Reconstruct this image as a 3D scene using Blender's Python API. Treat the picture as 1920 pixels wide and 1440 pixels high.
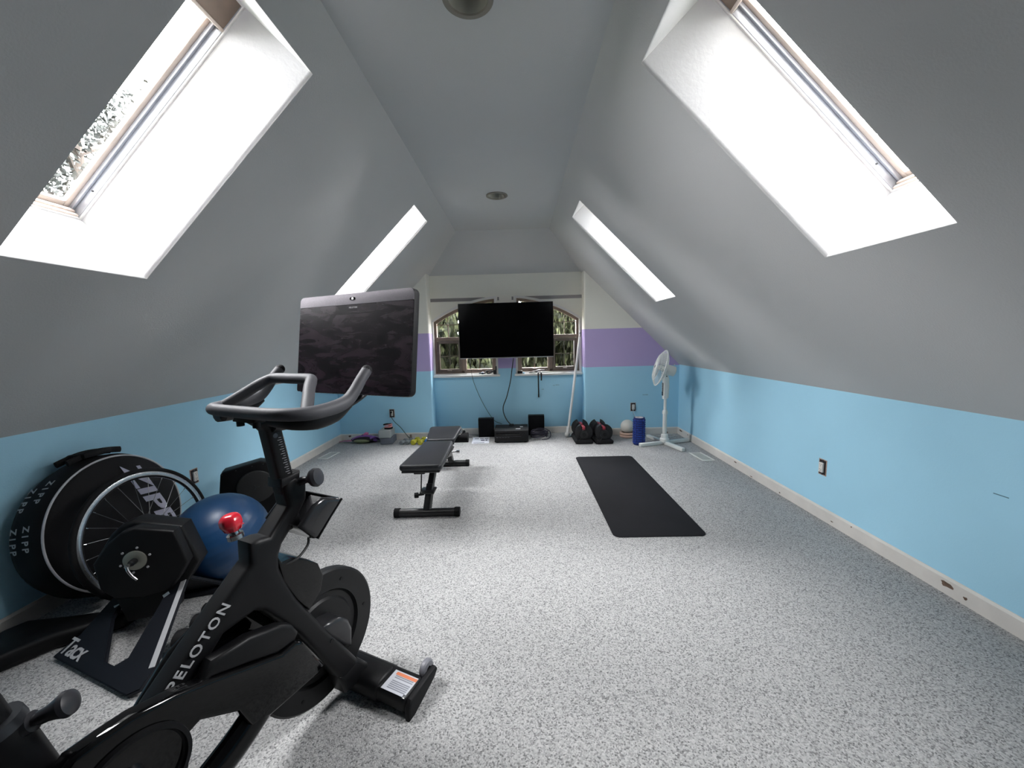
import bpy, bmesh, math, random
from mathutils import Vector, Matrix
import numpy as np

# ------------------------------------------------------------------ scene, camera, light
for o in list(bpy.data.objects):
    bpy.data.objects.remove(o)
S = bpy.context.scene
COL = S.collection
PI = math.pi
random.seed(7)

# room measures (metres): x right, y towards the gable, z up
XL, XR, YD, YA, YF = -2.4067, 2.0905, 5.0445, 5.23, -2.2
HK, HC = 0.9127, 2.5917
XCL, XCR, YC = -0.7115, 0.4046, 4.7744
AXL, AXR = -1.15, 0.86
CAM_H = 1.31

cd = bpy.data.cameras.new('camera'); cam = bpy.data.objects.new('camera', cd); COL.objects.link(cam)
cd.sensor_width = 36.0; cd.lens = 725.0 / 1920 * 36; cd.clip_start = 0.02; cd.clip_end = 300
def cam_matrix(p, yaw, r):
    cp, sp, cy, sy = math.cos(p), math.sin(p), math.cos(yaw), math.sin(yaw)
    f = Vector((sy * cp, cy * cp, sp)); rt = Vector((cy, -sy, 0)); up = rt.cross(f)
    R = rt * math.cos(r) + up * math.sin(r); U = up * math.cos(r) - rt * math.sin(r)
    m = Matrix((R, U, -f)).transposed().to_4x4(); m.translation = (0, 0, CAM_H); return m
cam.matrix_world = cam_matrix(-0.1182, -0.0176, -0.0265)
S.camera = cam

S.view_settings.view_transform = 'Standard'; S.view_settings.look = 'None'
S.view_settings.gamma = 1.0; S.view_settings.use_curve_mapping = False
S.view_settings.exposure = 0.0
S.cycles.use_denoising = True
S.cycles.max_bounces = 10; S.cycles.diffuse_bounces = 7; S.cycles.transparent_max_bounces = 16
S.cycles.caustics_reflective = False; S.cycles.caustics_refractive = False
S.cycles.sample_clamp_indirect = 8.0

SKY = 56.0
w = bpy.data.worlds.new('overcast_sky'); S.world = w; w.use_nodes = True
bg = w.node_tree.nodes['Background']; bg.inputs[0].default_value = (0.98, 0.985, 1.0, 1); bg.inputs[1].default_value = SKY

def portal(name, m, sx, sy):                       # sampling portals in the window openings: they give off no light
    l = bpy.data.lights.new(name, 'AREA'); l.shape = 'RECTANGLE'; l.size = sx; l.size_y = sy
    l.cycles.is_portal = True
    o = bpy.data.objects.new(name, l); COL.objects.link(o); o.matrix_world = m; return o

# ------------------------------------------------------------------ helpers
def lin(c):
    c = c / 255.0
    return c / 12.92 if c <= 0.04045 else ((c + 0.055) / 1.055) ** 2.4
def rgb(r, g, b): return (lin(r), lin(g), lin(b), 1)
MATS = {}
def mat(name, col, rough=0.5, metal=0.0, spec=0.5, bump=None, vary=None, emit=None, coat=0.0):
    """bump = (scale, strength, detail); vary = (scale, amount): procedural colour grain on Object coordinates"""
    if name in MATS: return MATS[name]
    m = bpy.data.materials.new(name); m.use_nodes = True; nt = m.node_tree; N = nt.nodes; L = nt.links
    b = N['Principled BSDF']
    b.inputs['Base Color'].default_value = col; b.inputs['Roughness'].default_value = rough
    b.inputs['Metallic'].default_value = metal; b.inputs['Specular IOR Level'].default_value = spec
    b.inputs['Coat Weight'].default_value = coat
    tc = N.new('ShaderNodeTexCoord')
    if vary:
        n = N.new('ShaderNodeTexNoise'); n.inputs['Scale'].default_value = vary[0]; n.inputs['Detail'].default_value = 4
        L.new(tc.outputs['Object'], n.inputs['Vector'])
        mr = N.new('ShaderNodeMapRange'); mr.inputs[1].default_value = 0.3; mr.inputs[2].default_value = 0.7
        mr.inputs[3].default_value = 1 - vary[1]; mr.inputs[4].default_value = 1 + vary[1]
        L.new(n.outputs['Fac'], mr.inputs[0])
        vm = N.new('ShaderNodeVectorMath'); vm.operation = 'SCALE'; vm.inputs[0].default_value = col[:3]
        L.new(mr.outputs[0], vm.inputs['Scale']); L.new(vm.outputs[0], b.inputs['Base Color'])
    if bump:
        n2 = N.new('ShaderNodeTexNoise'); n2.inputs['Scale'].default_value = bump[0]; n2.inputs['Detail'].default_value = bump[2] if len(bump) > 2 else 3
        L.new(tc.outputs['Object'], n2.inputs['Vector'])
        bp = N.new('ShaderNodeBump'); bp.inputs['Strength'].default_value = bump[1]; bp.inputs['Distance'].default_value = 0.004
        L.new(n2.outputs['Fac'], bp.inputs['Height']); L.new(bp.outputs[0], b.inputs['Normal'])
    if emit:
        b.inputs['Emission Color'].default_value = col; b.inputs['Emission Strength'].default_value = emit
    MATS[name] = m; return m

class MB:
    """collects geometry for ONE mesh object"""
    def __init__(s): s.bm = bmesh.new()
    def _x(s, vs, M):
        if M is not None: bmesh.ops.transform(s.bm, matrix=M, verts=vs)
    def box(s, a, b, bevel=0, M=None, seg=2):
        a, b = Vector(a), Vector(b); c = (a + b) / 2; d = b - a
        r = bmesh.ops.create_cube(s.bm, size=1.0, matrix=Matrix.Translation(c) @ Matrix.Diagonal((abs(d.x), abs(d.y), abs(d.z), 1)))
        vs = r['verts']
        if bevel > 0:
            es = list({e for v in vs for e in v.link_edges})
            rr = bmesh.ops.bevel(s.bm, geom=es, offset=bevel, segments=seg, affect='EDGES', profile=0.5)
            vs = list({v for f in rr['faces'] for v in f.verts} | {v for v in vs if v.is_valid})
        s._x(vs, M); return s
    def cyl(s, p, q, r, r2=None, n=24, caps=True, M=None):
        p, q = Vector(p), Vector(q); d = q - p; L = d.length
        rot = Vector((0, 0, 1)).rotation_difference(d.normalized()).to_matrix().to_4x4()
        rr = bmesh.ops.create_cone(s.bm, cap_ends=caps, cap_tris=False, segments=n, radius1=r, radius2=r if r2 is None else r2, depth=L,
                                   matrix=Matrix.Translation((p + q) / 2) @ rot)
        s._x(rr['verts'], M); return s
    def sphere(s, c, r, n=24, m=16, scale=(1, 1, 1), M=None):
        rr = bmesh.ops.create_uvsphere(s.bm, u_segments=n, v_segments=m, radius=r, matrix=Matrix.Translation(c) @ Matrix.Diagonal((*scale, 1)))
        s._x(rr['verts'], M); return s
    def lathe(s, prof, n=32, M=None, closed=False):
        """profile of (radius, z), turned about z"""
        rings = []; vs = []
        for r, z in prof:
            if r < 1e-6: v = s.bm.verts.new((0, 0, z)); rings.append([v]); vs.append(v)
            else:
                ring = [s.bm.verts.new((r * math.cos(2 * PI * i / n), r * math.sin(2 * PI * i / n), z)) for i in range(n)]
                rings.append(ring); vs += ring
        pr = list(zip(rings, rings[1:])) + ([(rings[-1], rings[0])] if closed else [])
        for A, B in pr:
            for i in range(n):
                j = (i + 1) % n
                if len(A) == 1 and len(B) == 1: continue
                if len(A) == 1: s.bm.faces.new((A[0], B[i], B[j]))
                elif len(B) == 1: s.bm.faces.new((A[i], A[j], B[0]))
                else: s.bm.faces.new((A[i], A[j], B[j], B[i]))
        s._x(vs, M); return s
    def tube(s, pts, rad, n=12, closed=False, caps=True, sub=0, squash=None, M=None):
        """sweep a circle (or ellipse: squash=(a,b) with b along z-ish) along a path; rad may be a list"""
        P = [Vector(p) for p in pts]
        R = list(rad) if hasattr(rad, '__len__') else [rad] * len(P)
        if sub: P, R = smooth_path(P, R, sub, closed)
        k = len(P); rings = []; vs = []
        up = None
        for i in range(k):
            if closed: t = (P[(i + 1) % k] - P[i - 1])
            else: t = P[min(i + 1, k - 1)] - P[max(i - 1, 0)]
            t.normalize()
            if up is None:
                up = Vector((0, 0, 1)) if abs(t.z) < 0.9 else Vector((1, 0, 0))
            up = (up - t * up.dot(t)); 
            if up.length < 1e-5: up = t.orthogonal()
            up.normalize(); sd = t.cross(up)
            a, b = (1, 1) if squash is None else squash
            ring = [s.bm.verts.new(P[i] + R[i] * (a * math.cos(2 * PI * j / n) * sd + b * math.sin(2 * PI * j / n) * up)) for j in range(n)]
            rings.append(ring); vs += ring
        for i in range(k if closed else k - 1):
            A, B = rings[i], rings[(i + 1) % k]
            for j in range(n): s.bm.faces.new((A[j], A[(j + 1) % n], B[(j + 1) % n], B[j]))
        if caps and not closed:
            s.bm.faces.new(rings[0][::-1]); s.bm.faces.new(rings[-1])
        s._x(vs, M); return s
    def prism(s, poly, a, b, axis='y', bevel=0, seg=2, M=None):
        """polygon in the plane across an axis, extruded from a to b along it. axis y: poly is (x,z); x: (y,z); z: (x,y)"""
        def P(u, v, t): return {'y': (u, t, v), 'x': (t, u, v), 'z': (u, v, t)}[axis]
        A = [s.bm.verts.new(P(u, v, a)) for u, v in poly]; B = [s.bm.verts.new(P(u, v, b)) for u, v in poly]
        k = len(poly); fs = [s.bm.faces.new(A), s.bm.faces.new(B[::-1])]
        for i in range(k): fs.append(s.bm.faces.new((A[i], B[i], B[(i + 1) % k], A[(i + 1) % k])))
        bmesh.ops.recalc_face_normals(s.bm, faces=fs)
        vs = A + B
        if bevel > 0:
            es = list({e for f in fs[:2] for e in f.edges})
            rr = bmesh.ops.bevel(s.bm, geom=es, offset=bevel, segments=seg, affect='EDGES', profile=0.5, clamp_overlap=True)
            vs = list({v for f in rr['faces'] for v in f.verts} | {v for v in vs if v.is_valid})
        s._x(vs, M); return s
    def quad(s, *p):
        s.bm.faces.new([s.bm.verts.new(q) for q in p]); return s
    def make(s, name, material, parent=None, smooth=35, **props):
        bmesh.ops.recalc_face_normals(s.bm, faces=s.bm.faces) if props.pop('recalc', True) else None
        me = bpy.data.meshes.new(name); s.bm.to_mesh(me); s.bm.free()
        me.materials.append(material)
        if smooth:
            me.polygons.foreach_set('use_smooth', [True] * len(me.polygons)); me.set_sharp_from_angle(angle=math.radians(smooth))
        o = bpy.data.objects.new(name, me); COL.objects.link(o); o.parent = parent
        for k, v in props.items(): o[k] = v
        return o

def smooth_path(P, R, sub, closed=False):
    Q, T = [], []; k = len(P)
    for i in range(k if closed else k - 1):
        p0 = P[i - 1] if (closed or i > 0) else P[0] * 2 - P[1]
        p1, p2 = P[i], P[(i + 1) % k]
        p3 = P[(i + 2) % k] if (closed or i + 2 < k) else P[-1] * 2 - P[-2]
        for j in range(sub):
            t = j / sub
            Q.append(0.5 * ((2 * p1) + (p2 - p0) * t + (2 * p0 - 5 * p1 + 4 * p2 - p3) * t * t + (-p0 + 3 * p1 - 3 * p2 + p3) * t ** 3))
            T.append(R[i] * (1 - t) + R[(i + 1) % k] * t)
    if not closed: Q.append(P[-1]); T.append(R[-1])
    return Q, T

def thing(name, label, cat, loc=(0, 0, 0), rot=0.0, group=None):
    o = bpy.data.objects.new(name, None); COL.objects.link(o); o.empty_display_size = 0.05
    o.location = loc; o.rotation_euler = (0, 0, rot) if not hasattr(rot, '__len__') else rot
    o['label'] = label; o['category'] = cat
    if group: o['group'] = group
    return o
def tag(o, label, cat, group=None):
    o['label'] = label; o['category'] = cat
    if group: o['group'] = group
    return o
def copy_tree(o, parent=None):
    c = o.copy(); COL.objects.link(c)
    if parent is not None: c.parent = parent
    for ch in list(o.children): copy_tree(ch, c)
    return c
def text_mesh(name, body, size, material, parent, M, ext=0.0006, align='CENTER', shear=0.0, bold=0.0, space=1.0):
    cu = bpy.data.curves.new(name, 'FONT'); cu.body = body; cu.size = size; cu.extrude = ext; cu.align_x = align; cu.align_y = 'CENTER'
    cu.shear = shear; cu.offset = bold; cu.space_character = space; cu.resolution_u = 3
    t = bpy.data.objects.new(name, cu); COL.objects.link(t)
    bpy.context.view_layer.update()
    me = bpy.data.meshes.new_from_object(t); bpy.data.objects.remove(t); bpy.data.curves.remove(cu)
    me.transform(M); me.materials.clear(); me.materials.append(material); me.name = name
    o = bpy.data.objects.new(name, me); COL.objects.link(o); o.parent = parent; return o
def basis(o, ex, ey):
    ex = Vector(ex).normalized(); ey = Vector(ey); ey = (ey - ex * ey.dot(ex)).normalized(); ez = ex.cross(ey)
    m = Matrix((ex, ey, ez)).transposed().to_4x4(); m.translation = o; return m
def struct(o): o['kind'] = 'structure'; return o

# ------------------------------------------------------------------ materials
def carpet_mat():
    m = bpy.data.materials.new('loop_carpet'); m.use_nodes = True; nt = m.node_tree; N = nt.nodes; L = nt.links; b = N['Principled BSDF']
    b.inputs['Roughness'].default_value = 0.95; b.inputs['Specular IOR Level'].default_value = 0.08
    tc = N.new('ShaderNodeTexCoord')
    v = N.new('ShaderNodeTexVoronoi'); v.inputs['Scale'].default_value = 210; v.inputs['Randomness'].default_value = 1.0
    L.new(tc.outputs['Object'], v.inputs['Vector'])
    sep = N.new('ShaderNodeSeparateColor'); L.new(v.outputs['Color'], sep.inputs[0])
    n = N.new('ShaderNodeTexNoise'); n.inputs['Scale'].default_value = 150; n.inputs['Detail'].default_value = 4; n.inputs['Roughness'].default_value = 0.7
    L.new(tc.outputs['Object'], n.inputs['Vector'])
    add = N.new('ShaderNodeMath'); add.operation = 'ADD'; L.new(sep.outputs[0], add.inputs[0]); L.new(n.outputs['Fac'], add.inputs[1])
    cr = N.new('ShaderNodeValToRGB'); e = cr.color_ramp.elements
    e[0].position = 0.30; e[0].color = rgb(108, 108, 108); e[1].position = 1.0; e[1].color = rgb(193, 192, 191)
    x = cr.color_ramp.elements.new(0.5); x.color = rgb(158, 158, 157)
    mul = N.new('ShaderNodeMath'); mul.operation = 'MULTIPLY'; mul.inputs[1].default_value = 0.62; L.new(add.outputs[0], mul.inputs[0])
    L.new(mul.outputs[0], cr.inputs[0]); L.new(cr.outputs[0], b.inputs['Base Color'])
    bp = N.new('ShaderNodeBump'); bp.inputs['Strength'].default_value = 0.55; bp.inputs['Distance'].default_value = 0.004
    sub = N.new('ShaderNodeMath'); sub.operation = 'SUBTRACT'; L.new(n.outputs['Fac'], sub.inputs[0]); L.new(v.outputs['Distance'], sub.inputs[1])
    L.new(sub.outputs[0], bp.inputs['Height']); L.new(bp.outputs[0], b.inputs['Normal']); return m
def band_mat():
    """painted gable wall: blue below, purple band, cream above, split on height"""
    m = bpy.data.materials.new('painted_bands'); m.use_nodes = True; nt = m.node_tree; N = nt.nodes; L = nt.links; b = N['Principled BSDF']
    b.inputs['Roughness'].default_value = 0.6; b.inputs['Specular IOR Level'].default_value = 0.25
    tc = N.new('ShaderNodeTexCoord'); sp = N.new('ShaderNodeSeparateXYZ'); L.new(tc.outputs['Object'], sp.inputs[0])
    def gt(t):
        g = N.new('ShaderNodeMath'); g.operation = 'GREATER_THAN'; g.inputs[1].default_value = t; L.new(sp.outputs['Z'], g.inputs[0]); return g
    m1 = N.new('ShaderNodeMix'); m1.data_type = 'RGBA'; m1.inputs[6].default_value = BLUE; m1.inputs[7].default_value = PURPLE; L.new(gt(0.906).outputs[0], m1.inputs[0])
    m2 = N.new('ShaderNodeMix'); m2.data_type = 'RGBA'; m2.inputs[7].default_value = CREAM; L.new(gt(1.399).outputs[0], m2.inputs[0]); L.new(m1.outputs[2], m2.inputs[6])
    L.new(m2.outputs[2], b.inputs['Base Color'])
    n = N.new('ShaderNodeTexNoise'); n.inputs['Scale'].default_value = 160; L.new(tc.outputs['Object'], n.inputs['Vector'])
    bp = N.new('ShaderNodeBump'); bp.inputs['Strength'].default_value = 0.12; bp.inputs['Distance'].default_value = 0.003
    L.new(n.outputs['Fac'], bp.inputs['Height']); L.new(bp.outputs[0], b.inputs['Normal']); return m
BLUE = rgb(168, 216, 238); PURPLE = rgb(186, 170, 214); CREAM = rgb(234, 232, 222)
M_carpet = carpet_mat(); M_band = band_mat()
M_blue = mat('blue_paint', BLUE, 0.6, spec=0.25, bump=(160, 0.12), vary=(2.5, 0.02))
M_ceil = mat('ceiling_paint', rgb(194, 194, 193), 0.8, spec=0.15, bump=(140, 0.22), vary=(1.5, 0.02))
M_shaft = mat('shaft_paint', rgb(194, 194, 195), 0.75, spec=0.15, bump=(55, 0.3, 5))
M_base = mat('baseboard_paint', rgb(214, 210, 204), 0.5, bump=(60, 0.1), vary=(9, 0.05))
M_scuff = mat('bare_wood_scuff', rgb(104, 84, 70), 0.8, vary=(60, 0.35))
M_trim = mat('white_trim', rgb(226, 224, 222), 0.45)
M_brown = mat('taupe_window_frame', rgb(140, 122, 110), 0.45, vary=(30, 0.08))
M_brown2 = mat('dark_taupe_sash', rgb(104, 92, 82), 0.45, vary=(30, 0.08))
M_sash = mat('pinkish_wood_sash', rgb(214, 200, 190), 0.5, vary=(12, 0.08))
M_alu = mat('grey_aluminium', rgb(176, 180, 188), 0.35, metal=0.6, vary=(4, 0.05))
M_skybrown = mat('brown_skylight_wood', rgb(120, 104, 92), 0.55, vary=(14, 0.12))
M_strip = mat('grey_strip_paint', rgb(142, 138, 138), 0.7)
def glass_mat(name, tint=(1, 1, 1, 1), rough=0.0, streak=0.0):
    m = bpy.data.materials.new(name); m.use_nodes = True; nt = m.node_tree; N = nt.nodes; L = nt.links
    N.remove(N['Principled BSDF']); out = N['Material Output']
    tr = N.new('ShaderNodeBsdfTransparent'); tr.inputs[0].default_value = tint
    gl = N.new('ShaderNodeBsdfGlossy'); gl.inputs['Roughness'].default_value = rough
    lw = N.new('ShaderNodeLayerWeight'); lw.inputs[0].default_value = .5; pw = N.new('ShaderNodeMath'); pw.operation = 'POWER'; pw.inputs[1].default_value = 5; L.new(lw.outputs['Facing'], pw.inputs[0])
    fr = N.new('ShaderNodeMath'); fr.operation = 'MULTIPLY_ADD'; fr.inputs[1].default_value = .92; fr.inputs[2].default_value = .04; L.new(pw.outputs[0], fr.inputs[0])
    mx = N.new('ShaderNodeMixShader'); L.new(fr.outputs[0], mx.inputs[0]); L.new(tr.outputs[0], mx.inputs[1]); L.new(gl.outputs[0], mx.inputs[2])
    L.new(mx.outputs[0], out.inputs[0]); return m
M_glass = glass_mat('clear_glass'); M_screenglass = glass_mat('screened_glass', (0.62, 0.62, 0.62, 1))
M_black = mat('matte_black', rgb(12, 12, 14), 0.5, spec=0.28, bump=(300, 0.05))
M_black2 = mat('soft_black_plastic', rgb(16, 16, 18), 0.6, spec=0.25)
M_gloss = mat('glossy_black', rgb(5, 5, 6), 0.06, spec=0.4)
M_rubber = mat('black_rubber', rgb(14, 14, 16), 0.75, spec=0.25)
M_grip = mat('grey_black_grip', rgb(54, 54, 58), 0.62, spec=0.3, bump=(900, 0.15))
M_chrome = mat('chrome', rgb(205, 205, 208), 0.18, metal=1.0)
M_steel = mat('dark_steel', rgb(70, 72, 76), 0.35, metal=0.7)
M_lightgrey = mat('light_grey_print', rgb(170, 170, 172), 0.5)
M_white = mat('white_plastic', rgb(226, 226, 224), 0.4)

# ------------------------------------------------------------------ the room
SLL = (HC - HK) / (XCL - XL); SLR = (HC - HK) / (XR - XCR)
def zl(x): return HK + SLL * (x - XL)
def zr(x): return HK + SLR * (XR - x)
mb = MB(); mb.quad((XL, YF, 0), (XR, YF, 0), (XR, YA + .02, 0), (XL, YA + .02, 0)); struct(mb.make('floor', M_carpet, smooth=0))
mb = MB(); mb.quad((XL, YF, 0), (XL, YD, 0), (XL, YD, HK), (XL, YF, HK)); struct(mb.make('wall_left', M_blue, smooth=0))
mb = MB(); mb.quad((XR, YF, 0), (XR, YD, 0), (XR, YD, HK), (XR, YF, HK)); struct(mb.make('wall_right', M_blue, smooth=0))
LAMP_X, LAMP_Y = -0.157, (1.62, 3.67)
mb = MB(); hs = .14; ys = [YF]; 
for ly in LAMP_Y: ys += [ly - hs, ly + hs]
ys.append(YC)
for j, (a, b) in enumerate(zip(ys, ys[1:])):
    if j % 2 == 0: mb.quad((XCL, a, HC), (XCR, a, HC), (XCR, b, HC), (XCL, b, HC)); continue
    mb.quad((XCL, a, HC), (LAMP_X - hs, a, HC), (LAMP_X - hs, b, HC), (XCL, b, HC)); mb.quad((LAMP_X + hs, a, HC), (XCR, a, HC), (XCR, b, HC), (LAMP_X + hs, b, HC))
    ly = (a + b) / 2
    def sq(t): c, s_ = math.cos(t), math.sin(t); k_ = hs / max(abs(c), abs(s_)); return (LAMP_X + k_ * c, ly + k_ * s_, HC)
    for i in range(32):
        t0, t1 = 2 * PI * i / 32, 2 * PI * (i + 1) / 32
        mb.quad(sq(t0), sq(t1), (LAMP_X + .078 * math.cos(t1), ly + .078 * math.sin(t1), HC), (LAMP_X + .078 * math.cos(t0), ly + .078 * math.sin(t0), HC))
struct(mb.make('ceiling', M_ceil, smooth=0))
mb = MB(); v = [mb.bm.verts.new(p) for p in ((XL, YF, 0), (XR, YF, 0), (XR, YF, HK), (XCR, YF, HC), (XCL, YF, HC), (XL, YF, HK))]; mb.bm.faces.new(v)
struct(mb.make('wall_front', mat('bounce_cut_grey', rgb(92, 90, 88), .8), smooth=0))  # unseen end wall, toned dark to cut bounce light near the camera

# sloped ceilings with two skylight openings each
SKY_Y = [(1.27, 1.79), (3.425, 3.915)]
SKX_L = (-1.69, -0.85); SKX_R = (1.372, 0.55)
def slope(name, xa, xb, zf, xs):
    ya = [YF] + [t for p in SKY_Y for t in p] + [YA]
    xc = [xa, xs[0], xs[1], xb]; mb = MB()
    for i in range(3):
        for j in range(5):
            if i == 1 and j in (1, 3): continue
            mb.quad((xc[i], ya[j], zf(xc[i])), (xc[i + 1], ya[j], zf(xc[i + 1])), (xc[i + 1], ya[j + 1], zf(xc[i + 1])), (xc[i], ya[j + 1], zf(xc[i])))
    bmesh.ops.remove_doubles(mb.bm, verts=mb.bm.verts, dist=1e-5)
    bmesh.ops.bisect_plane(mb.bm, geom=mb.bm.verts[:] + mb.bm.edges[:] + mb.bm.faces[:], plane_co=(0, YC, HC), plane_no=HIPN, clear_outer=True)
    return struct(mb.make(name, M_ceil, smooth=0))
HIPZ = 2.153; HIPK = (HC - HIPZ) / (YA - YC); HIPN = Vector((0, HIPK, 1)).normalized()
slope('ceiling_left', XL, XCL, zl, SKX_L); slope('ceiling_right', XR, XCR, zr, SKX_R)
mb = MB(); xl2 = XL + (HIPZ - HK) / SLL; xr2 = XR - (HIPZ - HK) / SLR
mb.quad((XCL, YC, HC), (XCR, YC, HC), (xr2, YA, HIPZ), (xl2, YA, HIPZ)); struct(mb.make('ceiling_back', M_ceil, smooth=0))

# gable wall with the window alcove
ARC_X, ARC_R, ARC_T = -0.153, 1.775, 1.861
def arc(x, r=0.0): return ARC_T - ARC_R + math.sqrt((ARC_R + r) ** 2 - (x - ARC_X) ** 2)
W1 = (-1.148, -0.285); W2 = (-0.021, 0.842); SILL = 0.83
def rounded(xa, sgn):
    r = 0.022; out = []
    for k in range(7):
        t = k / 6 * PI / 2; out.append((xa + sgn * r * (math.sin(t) - 1), YD + r * (1 - math.cos(t))))
    return out
mb = MB()
pl = [(XL, YD)] + rounded(AXL, 1) + [(AXL, YA)]
pr = [(AXR, YA)] + rounded(AXR, -1)[::-1] + [(XR, YD)]
for P in (pl, pr):
    for a, b in zip(P, P[1:]): mb.quad((a[0], a[1], 0), (b[0], b[1], 0), (b[0], b[1], 2.7), (a[0], a[1], 2.7))
mb.quad((AXL, YA, 0), (AXR, YA, 0), (AXR, YA, SILL), (AXL, YA, SILL))
mb.quad((W1[1], YA, SILL), (W2[0], YA, SILL), (W2[0], YA, HIPZ + .01), (W1[1], YA, HIPZ + .01))
for a, b in (W1, W2):
    xs = [a + (b - a) * i / 24 for i in range(25)]
    for p, q in zip(xs, xs[1:]): mb.quad((p, YA, arc(p)), (q, YA, arc(q)), (q, YA, HIPZ + .01), (p, YA, HIPZ + .01))
mb.quad((AXL, YA, SILL), (W1[0], YA, SILL), (W1[0], YA, HIPZ), (AXL, YA, HIPZ)); mb.quad((W2[1], YA, SILL), (AXR, YA, SILL), (AXR, YA, HIPZ), (W2[1], YA, HIPZ))
bmesh.ops.remove_doubles(mb.bm, verts=mb.bm.verts, dist=1e-5)
G = lambda: mb.bm.verts[:] + mb.bm.edges[:] + mb.bm.faces[:]
bmesh.ops.bisect_plane(mb.bm, geom=G(), plane_co=(XL, 0, HK + .002), plane_no=(-SLL, 0, 1), clear_outer=True)
bmesh.ops.bisect_plane(mb.bm, geom=G(), plane_co=(XR, 0, HK + .002), plane_no=(SLR, 0, 1), clear_outer=True)
bmesh.ops.bisect_plane(mb.bm, geom=G(), plane_co=(0, YC, HC + .002), plane_no=HIPN, clear_outer=True)
struct(mb.make('wall_back', M_band, smooth=40))

# baseboards with worn, chipped paint
HB = 0.088; TB = 0.012
def baseboard(name, pts):
    mb = MB()
    for a, b in zip(pts, pts[1:]):
        d = (Vector(b) - Vector(a)).normalized(); n = Vector((-d.y, d.x)) * TB
        A, B = Vector(a), Vector(b)
        f = [(A, 0), (B, 0), (B + n, 0), (A + n, 0)]
        lo = [mb.bm.verts.new((p.x, p.y, 0.0)) for p, _ in f]
        mid = [mb.bm.verts.new((p.x, p.y, HB - .012)) for p, _ in f]
        top = [mb.bm.verts.new(((p.x, p.y, HB)) if i < 2 else ((p - n * 0.6).x, (p - n * 0.6).y, HB)) for i, (p, _) in enumerate(f)]
        for X, Y in ((lo, mid), (mid, top)):
            for i in range(4): mb.bm.faces.new((X[i], X[(i + 1) % 4], Y[(i + 1) % 4], Y[i]))
        mb.bm.faces.new(top)
    return struct(mb.make(name, M_base, smooth=0))
bl = baseboard('baseboard_left', [(XL, YD), (XL, YF)])
br = baseboard('baseboard_right', [(XR, YF), (XR, YD)])
bb = baseboard('baseboard_back', [(XR, YD), (AXR, YD), (AXR, YA), (AXL, YA), (AXL, YD), (XL, YD)])
def scuff(parent, c, length, h, plane, seed):
    """a chip of bare wood in the baseboard paint, a thin irregular flake on its face"""
    rnd = random.Random(seed); mb = MB(); k = 12; vs = []
    for i in range(k):
        t = 2 * PI * i / k; r = rnd.uniform(0.55, 1.0)
        u, v = length / 2 * r * math.cos(t), h / 2 * r * math.sin(t)
        vs.append(mb.bm.verts.new((c[0], c[1] + u, c[2] + v) if plane == 'x' else (c[0] + u, c[1], c[2] + v)))
    f = mb.bm.faces.new(vs); r = bmesh.ops.extrude_face_region(mb.bm, geom=[f])
    d = Vector((-.0006, 0, 0)) if (plane == 'x' and c[0] > 0) else Vector((.0006, 0, 0)) if plane == 'x' else Vector((0, -.0006, 0))
    bmesh.ops.translate(mb.bm, verts=[e for e in r['geom'] if isinstance(e, bmesh.types.BMVert)], vec=d)
    mb.make('paint_chip', M_scuff, parent, smooth=0)
xb = XR - TB - .0002
for y, z, l, h, s in ((1.80, .05, .07, .035, 1), (1.72, .035, .02, .02, 2), (2.35, .068, .012, .012, 3), (3.02, .018, .02, .016, 4), (3.66, .06, .06, .012, 5), (4.92, .065, .10, .03, 6), (4.72, .06, .05, .012, 7), (3.4, .012, .05, .01, 8), (2.5, .03, .03, .01, 9)):
    scuff(br, (xb, y, z), l, h, 'x', s)
scuff(bb, (1.92, YD - TB - .0002, .02), .09, .03, 'y', 10); scuff(bb, (-2.28, YD - TB - .0002, .06), .05, .03, 'y', 11)
for i, (y, z, l, s) in enumerate(((1.62, .57, .055, 20),)):
    mb = MB(); mb.box((XR - .0008, y, z), (XR, y + l, z + .004)); o = mb.make('scratch', mat('wall_scratch', rgb(84, 120, 142), .8), bpy.data.objects['wall_right'], smooth=0)
# scuff marks of white filler on the gable wall under the right window
for x, z, l in ((0.31, .60, .03), (0.50, .655, .05), (0.46, .65, .03), (1.62, .52, .07)):
    mb = MB(); mb.box((x, (YD if x > 1 else YA) - .0008, z), (x + l, YD if x > 1 else YA, z + .012), 0); mb.make('filler_mark', mat('filler', rgb(150, 186, 206), .8, vary=(80, .2)), bpy.data.objects['wall_back'], smooth=0)

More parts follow.
